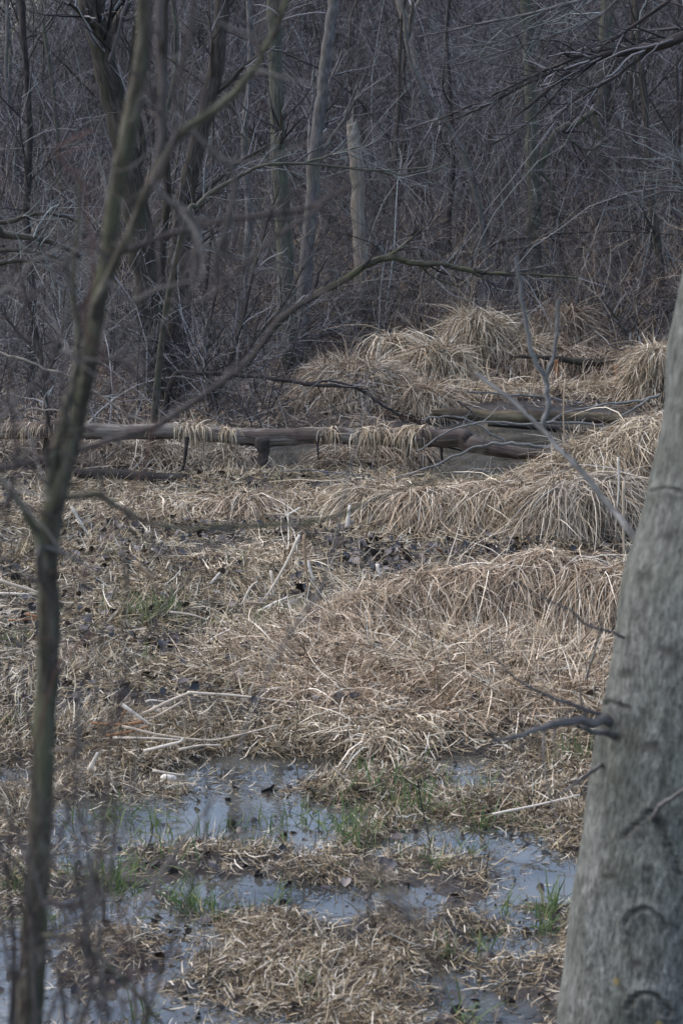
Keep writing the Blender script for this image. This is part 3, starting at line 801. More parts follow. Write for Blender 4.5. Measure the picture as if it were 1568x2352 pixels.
# ------------------------------------------------------------------ fallen branches, posts
def branch_thing(pts, d, r0, r1, mat, label, name='fallen_branch', nt=8, tl=(.15, .5), group='fallen branches by the pond', cat='branch', sides=6, tm='twig_grey'):
    P, Rd = path(pts, d, r0 * .75, r1 * .75, wob=1.0)
    e = empty(name, P[0, 0], label, cat, group)
    tube_obj('limb', P, Rd, sides, mat, e, rough=.08)
    if nt:
        tube_obj('twigs', *grow(P, Rd, nt, (.25, 1), tl, wob=.12, ratio=.5, rmin=.002), 4, MAT[tm], e)
    return e
G_ = MAT['branch_pale']
branch_thing([(888, 1103), (998, 1070), (1063, 1037), (1143, 1017), (1210, 1022), (1285, 1036)], 18.6, 3, 5.5, G_, 'long bowed grey branch rising in front of the peeled log end')
branch_thing([(1516, 908), (1450, 922), (1384, 933), (1308, 946), (1255, 975)], 18.8, 5, 2, G_, 'grey branch reaching from behind the trunk above the yellowed log')
branch_thing([(1490, 915), (1430, 955), (1373, 998), (1303, 1036), (1250, 1060)], 18.4, 4, 2, G_, 'thin branch slanting down across the shaggy right bank')
branch_thing([(968, 965), (1008, 957), (1063, 961), (1108, 984), (1160, 1014)], 18.9, 2.5, 3.5, G_, 'thin hooked branch crossing the peeled log end', nt=4)
branch_thing([(958, 1038), (1023, 995), (1103, 972), (1208, 974), (1283, 969), (1385, 979)], 18.8, 2.5, 4.5, G_, 'arched grey branch lying over both right hand logs')
branch_thing([(1038, 1083), (1108, 1081), (1148, 1094)], 18.4, 3, 2, G_, 'short twig lying along the near pond edge', nt=2)
branch_thing([(1050, 921), (1075, 940), (1106, 965)], 19.2, 3, 2, MAT['bark_dark'], 'small dark stick above the arched branch', nt=0)
branch_thing([(-20, 803), (90, 838), (180, 872), (260, 930), (335, 972)], 18.0, 5, 3, MAT['pale_wood'], 'pale peeled stick leaning over the left end of the long log', nt=4)
branch_thing([(60, 940), (140, 945), (240, 965), (300, 985)], 19.2, 3, 2, MAT['pale_wood'], 'short pale stick lying just above the long log on the left', nt=0)
branch_thing([(640, 1085), (700, 1078), (760, 1085), (850, 1092)], 18.6, 2, 2, G_, 'crooked twig on the straw fringe below the broken stub', nt=3)
branch_thing([(1030, 1115), (1120, 1108), (1210, 1106), (1260, 1108)], 18.0, 2, 2.5, MAT['bark_dark'], 'dark twig half buried in the straw fringe of the pond', nt=3)
branch_thing([(840, 905), (950, 905), (1060, 900), (1200, 908), (1340, 925)], 23.8, 2, 3.5, G_, 'long straight twig lying at the foot of the narrow tussock', nt=6)
branch_thing([(1310, 1330), (1370, 1305), (1440, 1290)], 14.5, 5, 3, MAT['pale_wood'], 'grey bleached stick beside the trunk above the long tan mound', nt=3)
for (x0, y0, x1, y1, r, lab) in [(1276, 826, 1279, 862, 5, 'short rusty post in the far brown grass bank'), (1414, 842, 1418, 890, 6, 'taller rusty post near the far fallen branch')]:
    P, Rd = path([(x0, y0, r), ((x0 + x1) / 2, (y0 + y1) / 2, r), (x1, y1 + 12, r)], 25.6, per=4, wob=.05)
    tag(tube_obj('post', P, Rd, 10, MAT['rust_reed'], None, np.array([.15]), cap=True, rough=.06, origin=P[0, -1]), lab, 'post', 'rusty posts in the far grass')

# ------------------------------------------------------------------ broken reed stalks: flat, folded
REED_N = 0
def reed(pts, d, w, label, q=None, mat='stalk'):
    P, Rd = path([(p[0], p[1]) for p in pts], d, w * 1.15, w * .65, per=4, wob=.1)
    P = P.copy()
    P[0, :, 2] = np.maximum(P[0, :, 2], H(P[0, :, 0], P[0, :, 1]) + .05)
    V, F_, qq, c = tubes(P, Rd, 6, np.array([rng.random() if q is None else q]), cap=True)
    ctr = np.repeat(P[0], 6, 0)
    ctr = np.concatenate([ctr[:6], ctr, ctr[-6:]])
    V = ctr + (V - ctr) * np.array([1, .45, .8])
    tag(build('reed_stalk', V, F_, MAT[mat], rnd=qq, origin=P[0, 0]), label, 'reed', 'broken reed stalks on the marsh')
def lvl(x, y): return on_level(x, y, .12)[1]
reed([(430, 1590), (520, 1596), (610, 1605), (700, 1618)], lvl(560, 1610), 4, 'long pale reed lying along the top of the straw apron', .75)
reed([(280, 1618), (330, 1655), (380, 1692)], lvl(330, 1665), 5, 'pale reed crossing another in an x beside the sapling', .9)
reed([(285, 1668), (330, 1640), (400, 1605), (440, 1590)], lvl(350, 1650), 5, 'upper long straight reed running towards the straw apron', .7)
reed([(310, 1670), (370, 1640), (420, 1610)], lvl(365, 1655), 4, 'lower reed lying parallel to the long straight one', .6)
reed([(335, 1612), (350, 1608), (395, 1614)], lvl(360, 1625), 3, 'short folded reed tip above the crossed reeds', .9)
reed([(355, 1620), (366, 1652)], lvl(360, 1640), 4, 'short white reed stub standing inside the crossed reeds', 1.0)
reed([(330, 1658), (270, 1665), (210, 1660)], lvl(270, 1670), 5, 'rusty orange reed lying left of the crossed reeds', .6, 'rust_reed')
reed([(245, 1690), (300, 1680), (340, 1668)], lvl(290, 1690), 4, 'lower rusty reed pointing at the sapling trunk', .35, 'rust_reed')
reed([(265, 1675), (290, 1630)], lvl(278, 1665), 4, 'upright rusty reed stub among the crossed reeds', .2, 'rust_reed')
reed([(280, 1668), (380, 1690), (480, 1700), (540, 1690), (640, 1665)], lvl(460, 1695), 4, 'longest bent reed running below the straw apron', .55)
reed([(260, 1695), (340, 1695), (420, 1700)], lvl(340, 1702), 3.5, 'pale reed lying in mud below the crossed reeds', .8)
reed([(330, 1725), (410, 1705), (420, 1695)], lvl(375, 1722), 4.5, 'broad pale reed just above the puddle edge', .85)
reed([(410, 1722), (460, 1712), (510, 1712)], lvl(460, 1722), 4, 'straw reed ending at the bent reed near the puddles', .7)
reed([(205, 1770), (225, 1728)], lvl(215, 1765), 5, 'leaning pale reed right of the sapling base', .85)
reed([(350, 1770), (400, 1778), (425, 1780)], lvl(390, 1785), 4, 'short reed floating by the curled pale leaf', .7)
reed([(688, 1228), (660, 1290), (625, 1350), (590, 1400)], lvl(640, 1385), 3.5, 'leaning grey reed left of the upright brown one', .75)
reed([(698, 1228), (700, 1270), (705, 1320), (708, 1362)], lvl(708, 1365), 3.5, 'upright brown reed standing on the straw flat', .1)
reed([(706, 1290), (722, 1338)], lvl(715, 1345), 3.5, 'white reed propped against the upright brown one', .95)
reed([(590, 1407), (625, 1388), (660, 1372)], lvl(620, 1405), 4, 'white reed lying at the foot of the leaning reeds', 1.0)
reed([(553, 1395), (575, 1350), (592, 1335)], lvl(570, 1390), 3, 'thin reed leaning left of the grey leaning one', .8)
reed([(622, 1310), (630, 1375)], lvl(626, 1380), 3, 'slim vertical reed between the leaning ones', .75)
reed([(560, 1383), (620, 1384), (700, 1362)], lvl(630, 1390), 3, 'tan reed lying behind the white reed at the foot', .4)
reed([(478, 1350), (505, 1315)], lvl(490, 1345), 4, 'stubby white reed on the small straw ridge', .95)
reed([(640, 1195), (690, 1165)], lvl(660, 1195), 3.5, 'white reed on the straw fringe of the pond', 1.0)
reed([(866, 1295), (873, 1330)], lvl(870, 1330), 4, 'short white reed on the dark leafy flat', .95)
reed([(795, 1220), (803, 1160)], lvl(798, 1220), 5, 'curled dry reed blade upright at the straw fringe', .9)
reed([(1297, 870), (1293, 960), (1300, 1080)], 17.2, 2, 'tall dry reed standing before the shaggy right bank', .25)
reed([(1432, 1105), (1430, 1190), (1432, 1290)], 15.5, 3.5, 'upright tan reed beside the big grey trunk', .4)
reed([(1418, 1050), (1420, 1110), (1416, 1170)], 16.0, 2.5, 'pale reed left of the upright tan reed by the trunk', .8)
reed([(-10, 1330), (60, 1352), (100, 1365), (150, 1388), (240, 1418)], lvl(110, 1390), 4.5, 'long tan reed passing behind the sapling trunk', .55)
reed([(-10, 1362), (85, 1366)], lvl(40, 1370), 4, 'pale reed lying left of the sapling trunk', .8)
reed([(60, 1410), (90, 1420), (20, 1425)], lvl(60, 1425), 4, 'rusty bent reed left of the sapling trunk', .5, 'rust_reed')
reed([(165, 1165), (185, 1200), (210, 1240)], lvl(190, 1235), 4, 'pale reed right of the sapling fork', .85)
reed([(310, 1290), (365, 1340)], lvl(340, 1340), 5, 'brownish broad reed under the drooping sapling limb', .15)
reed([(390, 1405), (440, 1412), (480, 1425)], lvl(440, 1425), 3, 'thin reed above the green patch', .7)
reed([(470, 1480), (500, 1460), (530, 1445)], lvl(500, 1480), 3.5, 'bluish pale reed at the right of the green patch', .9)
reed([(1130, 1870), (1250, 1845), (1330, 1825)], lvl(1230, 1870), 3.5, 'pale reed on wet ground near the big grey trunk', .9)

# small bleached snail-shell like stone
c = on_level(388, 1790, .03)
P, Rd = spline([(c[0] - .045, c[1], .035, .006), (c[0] - .025, c[1], .042, .018), (c[0], c[1], .043, .021), (c[0] + .025, c[1], .038, .017), (c[0] + .042, c[1], .034, .006)], 4)
tag(tube_obj('curled_leaf', P, Rd, 10, MAT['stalk'], None, np.array([1.0]), cap=True, origin=c), 'rolled white leaf on wet straw above the puddles', 'leaf')

# ------------------------------------------------------------------ woods: brush on the slope (one mass)
def brush(name, label, n_stem, y0, y1, hgt, mats, twigs, sub, xlim=None, r=(.004, .012), lean=.35, margin=2.0, dens=None):
    x, y = scatter(n_stem * 2, y0, y1, margin)
    if xlim is not None:
        m = xlim(x, y); x, y = x[m], y[m]
    x, y = x[:n_stem], y[:n_stem]; n = len(x)
    D = norm(np.stack([rng.normal(0, lean, n), rng.normal(0, lean, n), np.ones(n)], 1))
    L = U(hgt[0], hgt[1], n)
    pts = [np.stack([x, y, H(x, y) - .05], 1)]
    kk = 8
    curve = np.stack([rng.normal(0, .13, n), rng.normal(0, .13, n), rng.normal(-.05, .08, n)], 1)
    for s in range(kk - 1):
        D = norm(D + curve + rng.normal(0, .09, (n, 3)))
        pts.append(pts[-1] + D * (L / (kk - 1))[:, None])
    P = np.stack(pts, 1); Rd = U(r[0], r[1], n)[:, None] * np.linspace(1, .3, kk)[None]
    P1, R1 = grow(P, Rd, int(n * twigs), (.1, 1), (.3, 1.3), (20, 75), .55, 5, .16, .03, .0028)
    P2, R2 = grow(P1, R1, int(n * twigs * sub), (.1, 1), (.2, .6), (20, 70), .7, 4, .16, .02, .0022)
    V, F_, q, c = join([tubes(P, Rd, 4), tubes(P1, R1, 3), tubes(P2, R2, 3)])
    return tag(build(name, V, F_, MAT[mats], rnd=q, cyl=c), label, 'brush', kind='stuff')

brush('brush', 'dense grey brown brush covering the slope behind the marsh', 2900, 29.5, 58, (1.4, 5.0), 'twig', 11, 2.2)
brush('brush', 'purplish thin brush mixed through the upper slope', 1400, 30, 60, (1.3, 4.5), 'twig_red', 12, 2.0)
brush('brush', 'pale lichened stems scattered through the slope brush', 450, 29, 50, (1.5, 5.5), 'twig_grey', 8, 1.2, r=(.005, .014))
brush('brush', 'tangled brown brush crowding behind the left end of the log', 300, 21.0, 29, (1.0, 3.4), 'twig', 14, 2.2, xlim=lambda x, y: x < -.6 - (y - 21) * .03, lean=.5)
brush('brush', 'low dark brambles at the foot of the right hand woods', 260, 27.5, 31, (.6, 2.0), 'twig', 12, 2.0, xlim=lambda x, y: x > -1.5, lean=.5)

brush('brush', 'thicker crooked saplings crossing in the slope brush', 170, 28.5, 48, (2.5, 6.5), 'bark_brown', 12, 1.6, r=(.012, .032), lean=.45)

brush('brush', 'thin brush along the foot of the slope with light painted in as pale brown', 520, 27.5, 33, (.7, 2.4), 'brown', 9, 1.4, r=(.003, .008), lean=.45)  # light on the brush at the slope foot, painted in as a paler twig colour

# ------------------------------------------------------------------ individual trees
def tree(label, pts, d, mat, extra=(), limbs=10, twigs=60, fine=160, tall=9.0, tm='twig', limb_L=(.8, 2.2), name='bare_tree', group='bare trees behind the marsh', sides=10, wob=.1, t0=.2, taper_top=.25, up=.08, topdrift=(0, 0)):
    """trunk through picture points from its foot upwards, carried on above the picture to its full height"""
    P, Rd = path(pts, d, per=7, wob=wob)
    top = P[0, -1]; tdir = norm((P[0, -1] - P[0, -4])[None])[0]
    q = []
    if top[2] < tall:
        n = 5
        for i in range(1, n + 1):
            f = i / n
            tdir = norm((tdir + np.array([rng.normal(0, .1), rng.normal(0, .1), .25]))[None])[0]
            last = q[-1][:3] if q else top
            q.append(list(last + tdir * (tall - top[2]) / n) + [Rd[0, -1] * (1 - f * (1 - taper_top))])
        q = np.array(q)
        P = np.concatenate([P, q[None, :, :3]], 1); Rd = np.concatenate([Rd, q[None, :, 3]], 1)
    foot = P[0, 0].copy()
    gz = float(H(foot[0], foot[1]))
    if foot[2] > gz:      # carry the foot down to the soil
        P = np.concatenate([np.array([[[foot[0], foot[1], gz - .1]]]), P], 1); Rd = np.concatenate([Rd[:, :1] * 1.15, Rd], 1)
        foot[2] = gz
    e = empty(name, foot, label, 'tree', group)
    tube_obj('trunk', P, Rd, sides, mat, e, rough=.05, cap=True)
    LP_, LR_ = [(P, Rd)], []
    for (epts, r0, r1) in extra:
        dd = d if np.isscalar(d) else d[0]
        P1, R1 = path(epts, dd, r0, r1, wob=.3)
        LR_.append((P1, R1, tube_obj('limb', P1, R1, 7, mat, e, rough=.05)))
    if limbs:
        P1, R1 = grow(P, Rd, limbs, (t0, 1), limb_L, (25, 65), .45, 8, .12, up, .006)
        if name == 'bare_tree' and sides > 6:
            for i in range(limbs):
                lb = tube_obj('limb', P1[i:i + 1], R1[i:i + 1], 6, mat, e)
                P2, R2 = grow(P1[i:i + 1], R1[i:i + 1], max(3, twigs // limbs), (.2, 1), (.4, 1.3), (25, 65), .6, 6, .14, .03, .003)
                P3, R3 = grow(P2, R2, max(6, fine // limbs), (.1, 1), (.2, .6), (25, 65), .7, 4, .14, .02, .0024)
                V, F_, qq, c = join([tubes(P2, R2, 4), tubes(P3, R3, 3)])
                build('twigs', V, F_, MAT[tm], lb, qq, c)
        else:
            P2, R2 = grow(P1, R1, twigs, (.2, 1), (.4, 1.3), (25, 65), .6, 6, .14, .03, .003)
            P3, R3 = grow(P2, R2, fine, (.1, 1), (.2, .6), (25, 65), .7, 4, .14, .02, .0024)
            V, F_, qq, c = join([tubes(P1, R1, 6), tubes(P2, R2, 4), tubes(P3, R3, 3)])
            build('crown', V, F_, MAT[tm], e, qq, c)
    for (P1, R1, lb) in LR_:
        P2, R2 = grow(P1, R1, 10, (.2, 1), (.3, 1.0), (25, 65), .5, 6, .14, .03, .003)
        P3, R3 = grow(P2, R2, 24, (.1, 1), (.2, .5), (25, 65), .7, 4, .14, .02, .0024)
        V, F_, qq, c = join([tubes(P2, R2, 4), tubes(P3, R3, 3)])
        build('twigs', V, F_, MAT[tm], lb, qq, c)
    return e

tree('thick mossy trunk leaning left out of the brush behind the sapling', [(370, 905, 34), (350, 760, 33), (335, 620, 31), (308, 450, 30), (272, 280, 28), (240, 140, 26), (205, 0, 24), (190, -80, 22)], 24.0, MAT['bark_mossy'],
     [([(300, 420), (330, 330), (300, 200), (310, 60)], 9, 5)], limbs=7)
tree('second brown trunk of the clump rising straight then right', [(410, 900, 30), (408, 720, 28), (415, 560, 24), (430, 420, 21), (465, 290, 19), (495, 160, 18), (508, 40, 17), (520, -80, 16)], 24.3, MAT['bark_brown'],
     [([(420, 520), (470, 440), (540, 380), (620, 330)], 6, 3)], limbs=7)
tree('thin crooked stem squeezed between the two clump trunks', [(382, 890, 18), (385, 740, 15), (372, 580, 10), (385, 430, 9), (372, 250, 8), (380, 60, 7), (378, -60, 6)], 24.6, MAT['bark_brown'], limbs=5)
tree('straight green barked trunk left of the picture middle', [(668, 790, 19), (658, 640, 19), (648, 480, 18), (640, 340, 17), (634, 180, 16), (630, 0, 15), (628, -80, 15)], 27.0, MAT['bark_green'], limbs=6)
tree('greyish trunk just right of the straight green one, leaning right', [(690, 800, 17), (700, 640, 16), (714, 480, 15), (722, 350, 14), (738, 220, 13), (752, 100, 12), (765, 0, 12), (772, -60, 11)], 27.6, MAT['bark_grey'], limbs=6)
tree('pale snapped trunk without bark in the middle of the brush', [(828, 620, 15), (822, 470, 15), (818, 380, 15), (812, 320, 14), (808, 284, 11)], 30.0, MAT['pale_wood'], limbs=0, tall=0)
snag = [o for o in bpy.data.objects if o.get('label', '').startswith('pale snapped')][0]
for (x0, dx, y1, r_) in [(800, -4, 262, 4), (808, 2, 248, 5), (816, 3, 270, 4), (812, 5, 280, 5), (804, -2, 274, 5)]:
    tube_obj('splinter', *path([(x0 + 2, 300, r_), (x0 + dx * .5, 285, r_ * .8), (x0 + dx, y1, r_ * .15)], 30.0, per=3, wob=.3), 6, MAT['pale_wood'], snag)
tree('pale bare stem leaning at the top of the picture', [(962, 190, 7), (946, 110, 8), (928, 40, 9), (905, -30, 9), (890, -90, 8)], 38.0, MAT['pale_wood'], limbs=3, twigs=20, fine=40)
tree('green mossy trunk with a fork on the right of the woods', [(1228, 640, 17), (1226, 520, 16), (1224, 420, 15), (1220, 320, 14), (1218, 220, 13), (1212, 140, 12), (1205, 0, 11), (1200, -60, 10)], 31.0, MAT['bark_green'],
     [([(1228, 420), (1245, 370), (1265, 320), (1290, 292), (1330, 280), (1362, 255)], 9, 6), ([(1285, 302), (1320, 330), (1350, 345), (1385, 330)], 4, 3), ([(1240, 395), (1262, 420), (1272, 470), (1282, 500)], 5, 3)], limbs=5, t0=.5)
tree('faint olive trunk behind and right of the forked one', [(1378, 480, 18), (1380, 380, 17), (1382, 280, 17), (1388, 180, 16), (1392, 60, 15), (1396, -60, 14)], 37.0, MAT['bark_green'], limbs=5)
tree('slim bowed stem leaning left in the brush', [(1118, 640, 7), (1108, 540, 7), (1092, 440, 7), (1060, 350, 7), (1015, 265, 6), (975, 205, 6), (945, 150, 5)], 30.5, MAT['bark_grey'], limbs=4, tall=5.5, twigs=30, fine=60)
tree('dark thin stem standing at the far left of the brush', [(70, 900, 10), (75, 700, 10), (62, 500, 9), (68, 300, 8), (55, 100, 8), (50, -60, 7)], 24.0, MAT['bark_dark'], limbs=6)
tree('slender grey stem between the clump and the green trunk', [(565, 820, 8), (560, 660, 8), (572, 500, 8), (560, 330, 7), (575, 150, 6), (570, -60, 6)], 29.0, MAT['bark_grey'], limbs=6)
tree('olive stem low in the brush near the picture middle', [(905, 760, 7), (900, 640, 7), (910, 500, 6), (905, 380, 6), (915, 250, 5)], 33.0, MAT['bark_brown'], limbs=5, tall=7)
tree('dark straight stem right of the forked green trunk', [(1455, 760, 9), (1450, 600, 9), (1458, 400, 8), (1450, 200, 8), (1455, 0, 7), (1452, -60, 7)], 33.0, MAT['bark_dark'], limbs=6)
tree('brown double bent stem behind the tallest grey tussock', [(1040, 790, 7), (1046, 660, 7), (1030, 520, 6), (1040, 380, 6), (1032, 200, 5)], 31.5, MAT['bark_dark'], limbs=5, tall=8)
tree('leaning brown stem at the right edge above the trunk', [(1530, 760, 10), (1515, 600, 9), (1490, 420, 8), (1480, 240, 8), (1462, 60, 7), (1455, -60, 6)], 30.0, MAT['bark_brown'], limbs=7)
for i in range(24):
    d = rng.uniform(33, 56); x = rng.uniform(-60, 1640); r = rng.uniform(3.5, 8) * 33 / d
    lean = rng.normal(0, 40)
    zb = float(H((x - CX) / FPX * d, d))
    yb = CY - FPX * math.tan(math.atan((zb - CAM_Z) / d) + PITCH)
    pts = [(x + lean * f + rng.normal(0, 8), yb + (-90 - yb) * f, r * (1 - .35 * f)) for f in np.linspace(0, 1, 6)]
    tree('thin bare tree among many on the far wooded slope', pts, d, MAT[['bark_dark', 'bark_grey', 'bark_brown', 'bark_green'][i % 4]], limbs=8, twigs=50, fine=110, tall=rng.uniform(9, 13), group='thin trees on the far slope', sides=6)

# mossy arching limb over the pond
def limb_tree(label, main, d, r0, r1, mat, subs, tm, nt, nf, root=None, name='bare_shrub', group='arching limbs in front of the brush', cat='shrub', L1=(.3, 1.0), bias=None, sides=8, rmin=.002):
    P, Rd = path(main, d, r0, r1, wob=.3)
    if root is not None:     # foot outside the picture or in the brush
        z = float(H(root[0], root[1]))
        q = [(root[0], root[1], z - .1, Rd[0, 0] * 1.6), ((root[0] * .6 + P[0, 0, 0] * .4), (root[1] * .6 + P[0, 0, 1] * .4), z + (P[0, 0, 2] - z) * .55, Rd[0, 0] * 1.3)] + [(*P[0, i], Rd[0, i]) for i in range(0, P.shape[1], 3)]
        P, Rd = spline(q, 5, .15)
    e = empty(name, P[0, 0], label, cat, group)
    tube_obj('stem', P, Rd, sides, mat, e, rough=.06)
    allP = [(P, Rd, e)]
    for (pts, a, b) in subs:
        P1, R1 = path(pts, d, a, b, wob=.4)
        allP.append((P1, R1, tube_obj('limb', P1, R1, 6, mat, e)))
    for (P1, R1, own) in allP:
        m = max(4, int(nt / len(allP)))
        P2, R2 = grow(P1, R1, m, (.2, 1), L1, (20, 65), .45, 7, .17, .02, rmin, bias=bias)
        P3, R3 = grow(P2, R2, max(4, int(nf / len(allP))), (.1, 1), (L1[0] * .6, L1[1] * .55), (20, 60), .7, 4, .12, .01, rmin * .8)
        V, F_, qq, c = join([tubes(P2, R2, 4), tubes(P3, R3, 3)])
        build('twigs', V, F_, MAT[tm], own, qq, c)
    return e
limb_tree('mossy yellow green limb arching over the pond from the brush', [(560, 850, 6), (620, 765, 7), (700, 692, 8), (800, 637, 8), (880, 593, 8), (940, 602, 7), (1010, 608, 6), (1085, 623, 6)], 23.4, 12, 6, MAT['moss_limb'],
          [([(1085, 623), (1110, 642), (1130, 662)], 5, 2), ([(1090, 622), (1160, 630), (1250, 632), (1330, 640)], 5, 2), ([(880, 593), (930, 560), (975, 520)], 4, 2), ([(960, 605), (1000, 640), (1060, 660)], 3, 1.5)], 'twig', 60, 140, root=(-1.7, 24.2))
limb_tree('pale green lichened branch stretching level through the brush', [(430, 500, 6), (480, 445, 6), (545, 408), (600, 382), (700, 375), (850, 391), (980, 386)], 19.5, 6, 2, MAT['bark_green'],
          [([(700, 375), (780, 350), (860, 330)], 3, 1.5), ([(850, 390), (930, 400), (1040, 375)], 3, 1)], 'twig_grey', 50, 120, root=(-2.0, 20.6)) if False else None
limb_tree('pale green lichened branch stretching level through the brush', [(430, 500), (480, 445), (545, 408), (600, 382), (700, 375), (850, 391), (980, 386)], 19.5, 6, 2, MAT['bark_green'],
          [([(700, 375), (780, 350), (860, 330)], 3, 1.5), ([(850, 390), (930, 400), (1040, 375)], 3, 1)], 'twig_grey', 50, 120, root=(-2.0, 20.6))
limb_tree('low dark branch bending down past the haystack shaped tussock', [(405, 860), (480, 858), (560, 862), (640, 872), (720, 884), (820, 893), (870, 925), (920, 955)], 21.5, 6, 2.5, MAT['bark_dark'],
          [([(700, 880), (790, 880), (880, 930)], 3, 1.5)], 'twig', 24, 50, root=(-2.0, 21.8))
limb_tree('tangle of green limbs at the left edge of the brush', [(-40, 540), (60, 545), (130, 560), (185, 590)], 17.5, 8, 4, MAT['bark_mossy'],
          [([(-40, 525), (50, 500), (120, 490), (180, 510)], 6, 3), ([(-30, 580), (60, 575), (150, 600)], 6, 3), ([(-30, 610), (70, 600), (140, 605)], 5, 3)], 'twig_grey', 50, 140, root=(-4.4, 17.6))
limb_tree('bushy twigs with dry seed heads left of the sapling', [(110, 980), (100, 880), (90, 780), (60, 680), (40, 560)], 19.5, 6, 2, MAT['bark_brown'],
          [([(100, 880), (140, 780), (150, 660)], 4, 2), ([(95, 820), (40, 760), (-10, 700)], 4, 2)], 'twig', 90, 260, root=(-3.0, 19.9), L1=(.3, .8))
limb_tree('brown leaning shrub stems right of the tree clump', [(480, 950), (520, 850), (560, 720), (600, 560), (640, 430)], 22.5, 6, 2.5, MAT['bark_brown'],
          [([(490, 930), (470, 800), (500, 640), (480, 480)], 5, 2), ([(500, 900), (570, 800), (650, 700), (720, 560)], 5, 2)], 'twig', 110, 300, root=(-1.6, 22.6), L1=(.3, .9))
# fine overhanging boughs, upper right: tree stands outside the picture on the right
limb_tree('dark bough with fine pale twigs reaching in from the upper right', [(1760, -60), (1660, 30), (1568, 82), (1460, 116), (1390, 126), (1330, 150), (1260, 205), (1180, 270)], 15.5, 15, 3, MAT['bark_dark'],
          [([(1460, 116), (1370, 118), (1280, 150), (1160, 205), (1040, 260), (930, 300)], 5, 1.5), ([(1560, -20), (1450, 60), (1380, 110), (1300, 190), (1200, 290), (1130, 330)], 5, 1.5), ([(1330, 150), (1240, 175), (1120, 240), (1000, 290)], 4, 1.5), ([(1500, 110), (1420, 170), (1320, 230), (1250, 300)], 4, 1.5)],
          'twig', 150, 420, root=(4.2, 15.9), name='bare_tree', group='bare trees behind the marsh', cat='tree', L1=(.25, .8), bias=(-.3, 0, -.15), rmin=.0016)
limb_tree('long pale twigs hanging across the top right corner', [(1700, -150), (1480, -60), (1330, 0), (1200, 35), (1080, 60), (960, 85)], 17.0, 7, 1.5, MAT['bark_grey'],
          [([(1480, -60), (1380, 30), (1270, 80), (1150, 120), (1040, 150)], 4, 1.5), ([(1330, 0), (1230, 60), (1130, 100), (1030, 110)], 3, 1.2)],
          'twig_grey', 110, 320, root=(4.8, 17.5), name='bare_tree', group='bare trees behind the marsh', cat='tree', L1=(.25, .8), bias=(-.35, 0, -.1), rmin=.0016)
limb_tree('thin tree at the right edge trailing pale twigs low', [(1640, 560), (1590, 420), (1540, 330), (1470, 290)], 16.5, 6, 2, MAT['bark_grey'],
          [([(1640, 560), (1560, 400), (1480, 400)], 3, 1), ([(1600, 450), (1520, 440), (1430, 480)], 3, 1)],
          'twig_grey', 60, 160, root=(3.6, 16.8), name='bare_tree', group='bare trees behind the marsh', cat='tree', L1=(.25, .8), bias=(-.5, 0, -.1), rmin=.0018)

